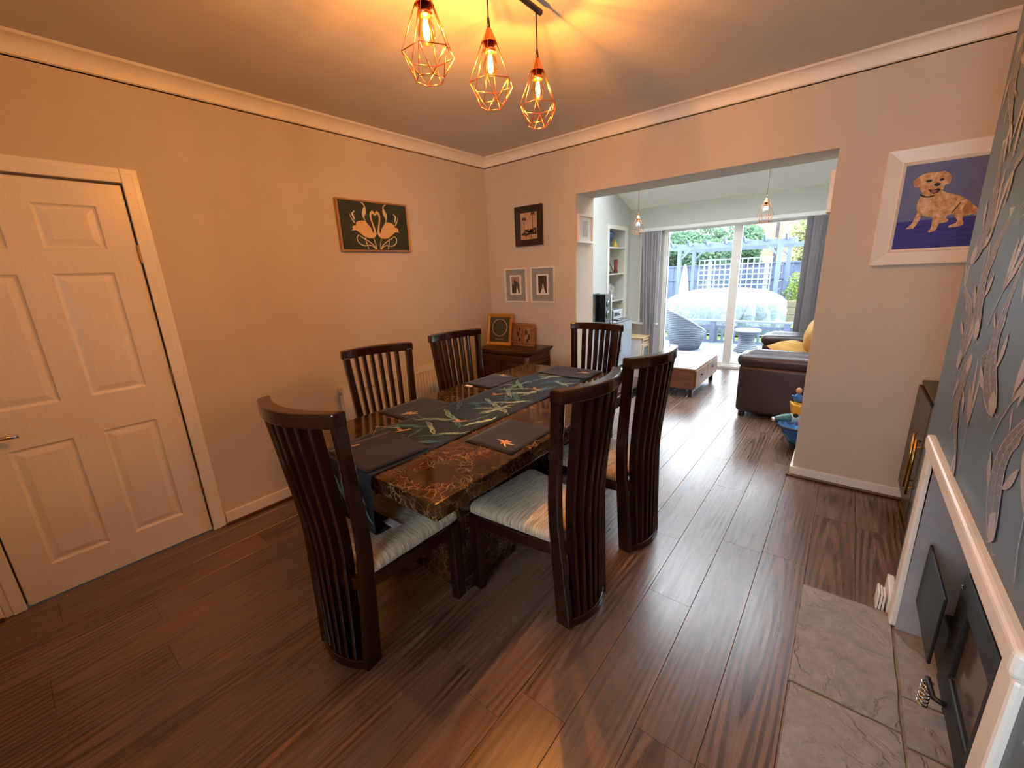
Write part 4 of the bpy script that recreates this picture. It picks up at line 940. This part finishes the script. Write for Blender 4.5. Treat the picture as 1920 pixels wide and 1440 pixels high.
for sgn in (-1, 1): MB().tube(smooth_open([(-.06, sgn * .215, .17), (-.05, sgn * .26, .09), (.05, sgn * .26, .09), (.06, sgn * .215, .17)], 5), .008, 6).build('bag_handle', mat('navy_binding', '1f2238'), bg, smooth=True)
td = thing('toy', 'teal and white toy bottle lying on the toy bag', 'toy', (2.66, .55, .225), .5)
MB().tube([(-.09, 0, .0), (-.075, 0, .005), (-.03, 0, .012), (.03, 0, .016), (.10, 0, .018), (.115, 0, .018)], [.012, .020, .030, .036, .036, .02], 14).build('body', mat('teal_plastic', '3f6b6a', .4), td, smooth=True)
MB().tube([(.03, 0, .016), (.09, 0, .0175)], .0375, 14).build('label_band', mat('pale_plastic', 'bcd6d2', .5), td)
MB().tube([(-.10, 0, 0), (-.085, 0, .004)], .015, 12).build('cap', WHITE, td)
ty = thing('toy', 'yellow plastic toy truck in the toy bag', 'toy', (2.74, .60, .275), .3)
MB().rings([[(-.05, -.045, 0), (.07, -.045, 0), (.07, .045, 0), (-.05, .045, 0)], [(-.065, -.05, .09), (.07, -.05, .06), (.07, .05, .06), (-.065, .05, .09)]]).build('tipper', mat('yellow_plastic', 'e0a22e', .4), ty, bevel=.006)
for a in (-.03, .05): MB().tube([(a, -.05, -.005), (a, .05, -.005)], .018, 12).build('wheel', BLACK, ty)
tf = thing('toy', 'small blue toy figure on top of the toy bag', 'toy', (2.72, .61, .37), -.3)
MB().lathe([(.022, 0), (.03, .02), (.027, .05), (.014, .066), (.003, .07)], 12).build('body', mat('blue_plastic', '2f6aa8', .4), tf, smooth=True)
MB().lathe([(.004, .068), (.018, .078), (.022, .094), (.016, .11), (.003, .116)], 12).build('head', mat('peach_plastic', 'c98a63', .5), tf, smooth=True)
for sgn in (-1, 1): MB().tube([(0, sgn * .022, .05), (-.01, sgn * .05, .045), (-.02, sgn * .06, .06)], .009, 8).build('arm', mat('blue_plastic', '2f6aa8'), tf, smooth=True)
tb_ = thing('toy', 'brown toy ball at the back of the toy bag', 'toy', (2.86, .68, .26))
MB().lathe([(.004, 0), (.04, .02), (.055, .055), (.04, .09), (.004, .11)], 16).build('ball', mat('brown_rubber', 'a5643f', .6), tb_, smooth=True); MB().tube([(.0555 * math.cos(t), .0555 * math.sin(t), .055) for t in [2 * PI * k / 20 for k in range(20)]], .003, 6, True).build('seam', BLACK, tb_)

# vertical blinds
def slat_mesh(w, z0, z1):
    m = MB(); n = 4; rs = []
    for z in (z0, z1):
        rs.append([(-w / 2 + w * k / n, .006 * math.sin(PI * k / n), z) for k in range(n + 1)] + [(w / 2 - w * k / n, .006 * math.sin(PI * k / n) + .0018, z) for k in range(n + 1)])
    return m.rings(rs).mesh('slat', BLIND)
bl = thing('vertical_blind', 'slate grey vertical blind slats gathered left of the patio door', 'blind')
sm = slat_mesh(.115, .03, 1.985)
for k in range(8): place('slat', sm, bl, loc=(.497 + k * .0205, 3.115 + .008 * (k % 2), 0), rot=(0, math.radians(-(7 - k) * .35), math.radians(58 + 9 * math.sin(k * 2.1))))
MB().box(.32, 2.80, 3.095, 3.15, 1.99, 2.035).build('headrail', UPVC, bl, bevel=.004)
MB().tube([(.662, 3.085, 1.99), (.655, 3.085, .60)], .004, 8).build('wand', WHITE, bl)
bw = thing('vertical_blind', 'slate grey blind slats hanging over the slim side window', 'blind')
s2 = slat_mesh(.105, .66, 1.985)
for k in range(2): place('slat', s2, bw, loc=(.375 + k * .03, 3.222, 0), rot=(0, math.radians(k * 1.0), math.radians(28)))
MB().box(.345, .59, 3.20, 3.24, 1.985, 2.015).build('headrail', UPVC, bw); MB().box(.325, .345, 3.20, 3.205, .66, .68).build('clip', WHITE, bw)
brt = thing('vertical_blind', 'slate grey vertical blind slats gathered right of the patio door', 'blind')
for k in range(9): place('slat', sm, brt, loc=(2.47 + k * .034, 3.115 + .008 * (k % 2), 0), rot=(0, 0, math.radians(35 + 10 * math.sin(k * 1.7))))
MB().box(2.44, 2.82, 3.10, 3.145, 1.986, 1.989).build('carrier', UPVC, brt)

# ------------------------------------------------------------------ garden
G = -.12
BLUEG = mat('blue_grey_fence_stain', '535c6f', .7, rgb2='495266', scale=4, stretch=(4, 4, 1))
DECKM = mat('grey_blue_deck_stain', '747c8b', .5, rgb2='69707f', scale=4, stretch=(1, 10, 1), rnd=True)
gr = MB().box(-14, 14, 3.42, 34, G - .3, G - .02).build('garden_ground', mat('lawn', '5f782f', .9, rgb2='496426', scale=9)); struct(gr, 'bright green lawn beyond the deck rail', 'lawn')
dk = thing('deck', 'grey-blue boarded deck outside the patio door', 'deck'); dk['kind'] = 'structure'
MB().box(-2.5, 4.2, 3.43, 6.3, G - .019, G - .012).build('deck_base', BLACK, dk)
bmh = MB().box(-2.5, 4.2, 0, .136, 0, .022).mesh('deck_board', DECKM)
for k in range(20): place('deck_board', bmh, dk, bevel=.003, loc=(0, 3.44 + k * .1425, G - .012))
DZ = G + .01
rlg = thing('deck_railing', 'low blue-grey balustrade at the edge of the deck', 'railing')
RY = 6.0
MB().box(-2.4, 4.1, RY - .06, RY + .06, .325, .36).build('hand_rail', mat('pale_blue_rail', '717987', .5, rgb2='687180'), rlg, bevel=.006)
MB().box(-2.4, 4.1, RY - .02, RY + .02, .20, .25).build('upper_rail', BLUEG, rlg); MB().box(-2.4, 4.1, RY - .02, RY + .02, -.10, -.05).build('lower_rail', BLUEG, rlg)
pm = MB().box(-.05, .05, -.05, .05, DZ, .325).mesh('post', BLUEG)
for x in (-2.3, -.9, .80, 2.10, 3.5): place('post', pm, rlg, bevel=.004, loc=(x, RY, 0))
bme = MB().box(-.022, .022, -.012, .012, -.05, .20).mesh('baluster', BLUEG)
for k in range(56):
    x = -2.25 + k * .108
    if min(abs(x - p) for p in (-2.3, -.9, .80, 2.10, 3.5)) > .06: place('baluster', bme, rlg, loc=(x, RY, 0))

# wicker tub chair and stool
def wickermat():
    t = NT('grey_wicker'); v = t.coords((1, 1, 1)); w = t.n('ShaderNodeTexWave', wave_type='BANDS', bands_direction='Z'); w.inputs['Scale'].default_value = 9; w.inputs['Distortion'].default_value = 1.5; t.l(v, w.inputs['Vector'])
    c = t.ramp(w.outputs[1], [(.2, '2f343c'), (.7, '555b64')]); t.bsdf(c, .7, 0, .4, w.outputs[1], .4, .01); return t.m
WICK = wickermat()
tc = thing('tub_chair', 'grey woven tub chair with sloping rim on the deck', 'chair', (.53, 5.08, DZ), math.radians(28))
m = MB(); n = 36; rs = []
for k in range(n):
    t = 2 * PI * k / n; ct_, st_ = math.cos(t), math.sin(t); top = .60 - .27 * ct_
    def pt(r, z): return (r * ct_ * 1.0, r * st_ * .95, z)
    top = .565 - .235 * ct_
    rs.append([pt(.25, 0), pt(.29, .10), pt(.335, .22), pt(.335 + .06 * (top - .22) / .4, top), pt(.315 + .06 * (top - .22) / .4, top + .01), pt(.295, .30), pt(.27, .24), pt(.23, .01)])
m.rings(rs, closed=True).build('shell', WICK, tc, smooth=True)
rim = MB().tube([((.335 + .06 * (.345 - .235 * math.cos(t)) / .4 - .01) * math.cos(t), (.335 + .06 * (.345 - .235 * math.cos(t)) / .4 - .01) * .95 * math.sin(t), .572 - .235 * math.cos(t)) for t in [2 * PI * k / 36 for k in range(36)]], .018, 8, True).build('rim', mat('pale_wicker_edge', '71777d', .6), tc, smooth=True)
MB().lathe([(.29, .24), (.29, .27), (.2, .29), (.01, .295)], 28).build('seat_pad', WICK, tc, smooth=True)
stl = thing('stool', 'waisted grey wicker stool on the deck behind the sofa', 'stool', (1.57, 5.25, DZ))
MB().lathe([(.205, 0), (.205, .02), (.18, .06), (.135, .15), (.12, .215), (.135, .28), (.175, .345), (.20, .37)], 28).build('base', WICK, stl, smooth=True)
MB().lathe([(.215, .37), (.22, .38), (.218, .40), (.2, .408), (.01, .41)], 28).build('top', mat('pale_wicker_edge', '71777d'), stl, smooth=True)

# big pale cover over garden furniture
def covmat():
    t = NT('silver_grey_cover_fabric'); v = t.coords((1, 1, 1)); n1 = t.noise(v, 5, 5, .6, 1.2); c = t.ramp(n1, [(.3, '606b74'), (.7, '7d888f')]); t.bsdf(c, .6, 0, .4, n1, .9, .06); return t.m
cv = thing('furniture_cover', 'large pale silver weather cover over garden furniture', 'cover', (.52, 8.0, G))
m = MB(); rs = []; n = 64
prof = [(1.0, 0.02), (1.0, .30), (1.01, .52), (.99, .68), (.93, .80), (.80, .90), (.62, .97), (.40, 1.01), (.18, 1.02), (.02, 1.02)]
for r, z in prof:
    ring = []
    for k in range(n):
        t = 2 * PI * k / n; sx = abs(math.cos(t)) ** .55 * (1 if math.cos(t) >= 0 else -1); sy = abs(math.sin(t)) ** .55 * (1 if math.sin(t) >= 0 else -1)
        fold = (.05 * math.sin(t * 17 + z * 5) + .035 * math.sin(t * 29 - z * 8)) * (1 if z < .75 else .3); ring.append(((1.28 * r) * sx * (1 + fold), (1.0 * r) * sy * (1 + fold), z * .98 + (.015 * math.sin(t * 9) if z > .3 else 0)))
    rs.append(ring)
m.rings(rs).build('cover_cloth', covmat(), cv, smooth=True)
MB().tube([(1.27 * (abs(math.cos(t)) ** .55) * (1 if math.cos(t) >= 0 else -1), .99 * (abs(math.sin(t)) ** .55) * (1 if math.sin(t) >= 0 else -1), .03) for t in [2 * PI * k / 48 for k in range(48)]], .012, 6, True).build('hem_cord', GREYM, cv)

# pergola with trellis
pg = thing('pergola', 'blue-grey wooden pergola with scrolled beam ends', 'pergola')
LB = mat('light_blue_stain', '5a657c', .65, rgb2='515d74', scale=4, stretch=(4, 4, 1))
for x, y in ((-1.05, 9.5), (1.42, 9.5), (-1.0, 10.75), (1.50, 10.75)): MB().box(x - .05, x + .05, y - .05, y + .05, G, 1.90).build('post', LB, pg)
def beam(p, q, w, h):
    m = MB(); m.bar(p, q, w, h); return m.build('beam', LB, pg)
beam((-1.35, 9.5, 1.96), (1.78, 9.5, 1.96), .05, .13); beam((-1.30, 10.75, 1.90), (1.80, 10.75, 1.90), .05, .13)
for k in range(7):
    x = -1.2 + k * .46
    sh = [(9.15, 2.06), (9.10, 2.12), (9.14, 2.13), (9.24, 2.08), (11.0, 2.08), (11.1, 2.13), (11.14, 2.10), (11.08, 2.02), (10.98, 1.98), (9.24, 1.98)]
    MB().prism(sh, lambda a, b, d: (d, a, b), x - .02, x + .02).build('rafter', LB, pg)
for x, y, s in ((-1.05, 9.5, 1), (1.42, 9.5, -1), (-1.0, 10.75, 1), (1.50, 10.75, -1)): MB().bar((x, y, 1.60), (x + s * .30, y, 1.90), .045, .06, (0, 1, 0)).build('brace', LB, pg)
tr = thing('trellis', 'square blue-grey trellis panel behind the pergola', 'trellis')
LT = mat('pale_blue_lath', '8b98b4', .7)
hm = MB().box(-.88, 1.12, -.008, .008, -.016, .016).mesh('lath', LT); vm = MB().box(-.016, .016, -.008, .008, .35, 1.62).mesh('lath', LT)
for k in range(9): place('lath', hm, tr, loc=(0, 10.86, .40 + k * .15))
for k in range(14): place('lath', vm, tr, loc=(-.86 + k * .15, 10.876, 0))
for x in (-.55, .98): MB().box(x - .055, x + .055, 10.88, 10.93, .2, 1.55).build('white_upright', mat('pale_stain', '888b91', .6), tr)
# side trellis of pergola
for k in range(6): MB().box(1.38, 1.41, 9.55, 10.72, .5 + k * .22, .525 + k * .22).build('lath', LB, tr)
# fence
fn_ = thing('garden_fence', 'dark blue-grey boarded fence along the garden end', 'fence')
FB = mat('navy_fence_stain', '4c5670', .8, rgb2='434d66', scale=4, stretch=(6, 6, 1), rnd=True)
fbm = MB().box(-.065, .065, -.01, .01, G, 1.42).mesh('board', FB)
for k in range(76): place('board', fbm, fn_, loc=(-5.3 + k * .135, 12.0 + (.012 if k % 2 else 0), 0))
for z in (.25, .95): MB().box(-5.4, 5.0, 11.96, 11.99, z, z + .07).build('fence_rail', FB, fn_)
MB().box(-5.4, 5.0, 11.95, 12.05, 1.42, 1.46).build('capping', BLUEG, fn_)
for x in (-5.2, -3.4, -1.6, .2, 2.0, 3.8): MB().box(x - .05, x + .05, 11.93, 11.985, G, 1.47).build('post', FB, fn_)
# closed parasol
ps = thing('parasol', 'closed white parasol standing by the pergola post', 'parasol', (-.79, 9.2, G))
MB().tube([(0, 0, 0), (0, 0, 1.62)], .022, 10).build('pole', WHITE, ps)
m = MB(); rs = []
for z, r in ((.55, .13), (.7, .12), (1.0, .09), (1.3, .065), (1.52, .04), (1.6, .024)): rs.append([((r * (1 + .35 * math.cos(5 * t))) * math.cos(t), (r * (1 + .35 * math.cos(5 * t))) * math.sin(t), z) for t in [2 * PI * k / 40 for k in range(40)]])
m.rings(rs).build('canopy', mat('white_canvas', '9a9b9c', .8), ps, smooth=True); MB().lathe([(.26, 0), (.26, .05), (.05, .09)], 20).build('base', GREYM, ps)
# raised bed of sleepers
rb = thing('raised_bed', 'low timber sleeper bed with shrubs beside the lawn', 'raised bed')
for j in range(3): MB().box(1.68, 4.5, 9.95, 10.10, G + .02 + j * .185, G + .195 + j * .185).build('sleeper', mat('weathered_sleeper', '6f6350', .8, rgb2='5f5544', scale=3, stretch=(2, 12, 12)), rb, bevel=.006)
MB().box(1.68, 4.5, 10.1, 11.9, G, G + .5).build('soil', mat('dark_soil', '2f241a', .95), rb)

# foliage
def leafmat(name, a, b):
    t = NT(name); v = t.coords((1, 1, 1)); c = t.ramp(t.noise(v, 3, 4), [(.35, a), (.65, b)])
    d = t.n('ShaderNodeBsdfDiffuse'); t.l(c, d.inputs[0]); tr_ = t.n('ShaderNodeBsdfTranslucent'); t.l(c, tr_.inputs[0])
    mx = t.n('ShaderNodeMixShader'); mx.inputs[0].default_value = .35; t.l(d.outputs[0], mx.inputs[1]); t.l(tr_.outputs[0], mx.inputs[2]); t.l(mx.outputs[0], t.out.inputs[0]); return t.m
GR1 = leafmat('blue_green_leaf', '54715c', '6b8467'); GR2 = leafmat('yellow_green_leaf', '718542', '86935d'); GR3 = leafmat('variegated_leaf', '848c5f', '93936f')
def tree(name, label, cat, loc, rx, ry, rz, zc, n, size, m, trunk, seed, group=None):
    r_ = random.Random(seed); t = thing(name, label, cat, loc, 0, group); vs = []; fs = []
    blobs = [(r_.uniform(-.6, .6), r_.uniform(-.6, .6), r_.uniform(-.55, .6), r_.uniform(.35, .55)) for _ in range(12)]
    for i in range(n):
        bx, by, bz, br_ = blobs[i % 12]
        d = Vector((r_.gauss(0, 1), r_.gauss(0, 1), r_.gauss(0, 1))).normalized() * br_ * r_.uniform(.75, 1.05)
        c = Vector(((bx + d.x) * rx, (by + d.y) * ry, zc + (bz + d.z) * rz)); a = Vector((r_.gauss(0, 1), r_.gauss(0, 1), r_.gauss(0, 1))).normalized(); b = a.orthogonal().normalized(); s = size * r_.uniform(.6, 1.2)
        k = len(vs); vs += [c - a * s, c + b * s * .45, c + a * s, c - b * s * .45]; fs.append((k, k + 1, k + 2, k + 3))
    mb = MB(); mb.v = vs; mb.f = fs; f = mb.build('foliage', m, t); f['kind'] = 'stuff'
    MB().tube([(0, 0, 0), (.03, 0, zc * .5), (0, .02, zc)], [trunk, trunk * .8, trunk * .5], 8).build('trunk', WALNUT, t)
tree('tree', 'dense blue-green tree behind the fence, left of the mullion', 'tree', (-2.1, 14.2, G), 1.55, 1.0, 1.15, 1.95, 6500, .10, GR1, .08, 1, 'trees beyond the fence')
tree('tree', 'dense blue-green tree behind the fence, right of the mullion', 'tree', (-.62, 14.4, G), .92, 1.0, 1.05, 2.05, 6000, .10, GR1, .08, 2, 'trees beyond the fence')
tree('tree', 'yellow-green bush at the far left of the patio glass', 'tree', (-3.6, 13.4, G), .9, .9, 1.1, 1.75, 3500, .10, GR2, .06, 3, 'trees beyond the fence')
tree('tree', 'pale variegated tree at the right edge of the patio glass', 'tree', (2.1, 13.3, G), .85, .8, 1.2, 1.75, 4500, .10, GR3, .06, 4, 'trees beyond the fence')
tree('shrub', 'bright green leafy shrub in the sleeper bed', 'shrub', (1.95, 10.6, G + .45), .42, .4, .45, .35, 1500, .055, GR2, .02, 5, 'shrubs in the garden')
tree('shrub', 'dark green shrub growing below the trellis', 'shrub', (1.05, 10.45, G), .5, .35, .42, .42, 1500, .055, GR1, .02, 6, 'shrubs in the garden')
tree('shrub', 'low green plant at the foot of the left pergola post', 'shrub', (-1.45, 9.4, G), .32, .3, .3, .3, 900, .05, GR2, .02, 7, 'shrubs in the garden')
# neighbouring house and shed
hs = thing('house', 'red brick house with drainpipe beyond the trees', 'house', (0, 0, 0))
MB().box(-1.2, .75, 20, 26, G, 5.2).build('wall', brick_mat(), hs)
MB().tube([(.0, 19.93, G), (.0, 19.93, 5.0)], .06, 8).build('drainpipe', mat('dark_pipe', '262835', .5), hs)
MB().prism([(19.6, 5.2), (23, 7.4), (26.4, 5.2)], lambda a, b, d: (d, a, b), -1.4, .95).build('roof', mat('slate_roof', '48484d', .8), hs)
MB().box(-1.25, .8, 19.9, 20.0, 5.05, 5.2).build('fascia', WHITE, hs)
shd = thing('shed', 'pale cream shed beyond the fence at the far left', 'shed', (0, 0, 0))
MB().box(-5.2, -3.35, 15.6, 17.2, G, 2.0).build('wall', mat('cream_boards', '938b82', .8), shd)
MB().prism([(15.45, 2.0), (16.4, 2.45), (17.35, 2.0)], lambda a, b, d: (d, a, b), -5.35, -3.2).build('roof', mat('felt_roof', '5e5c5a', .9), shd)
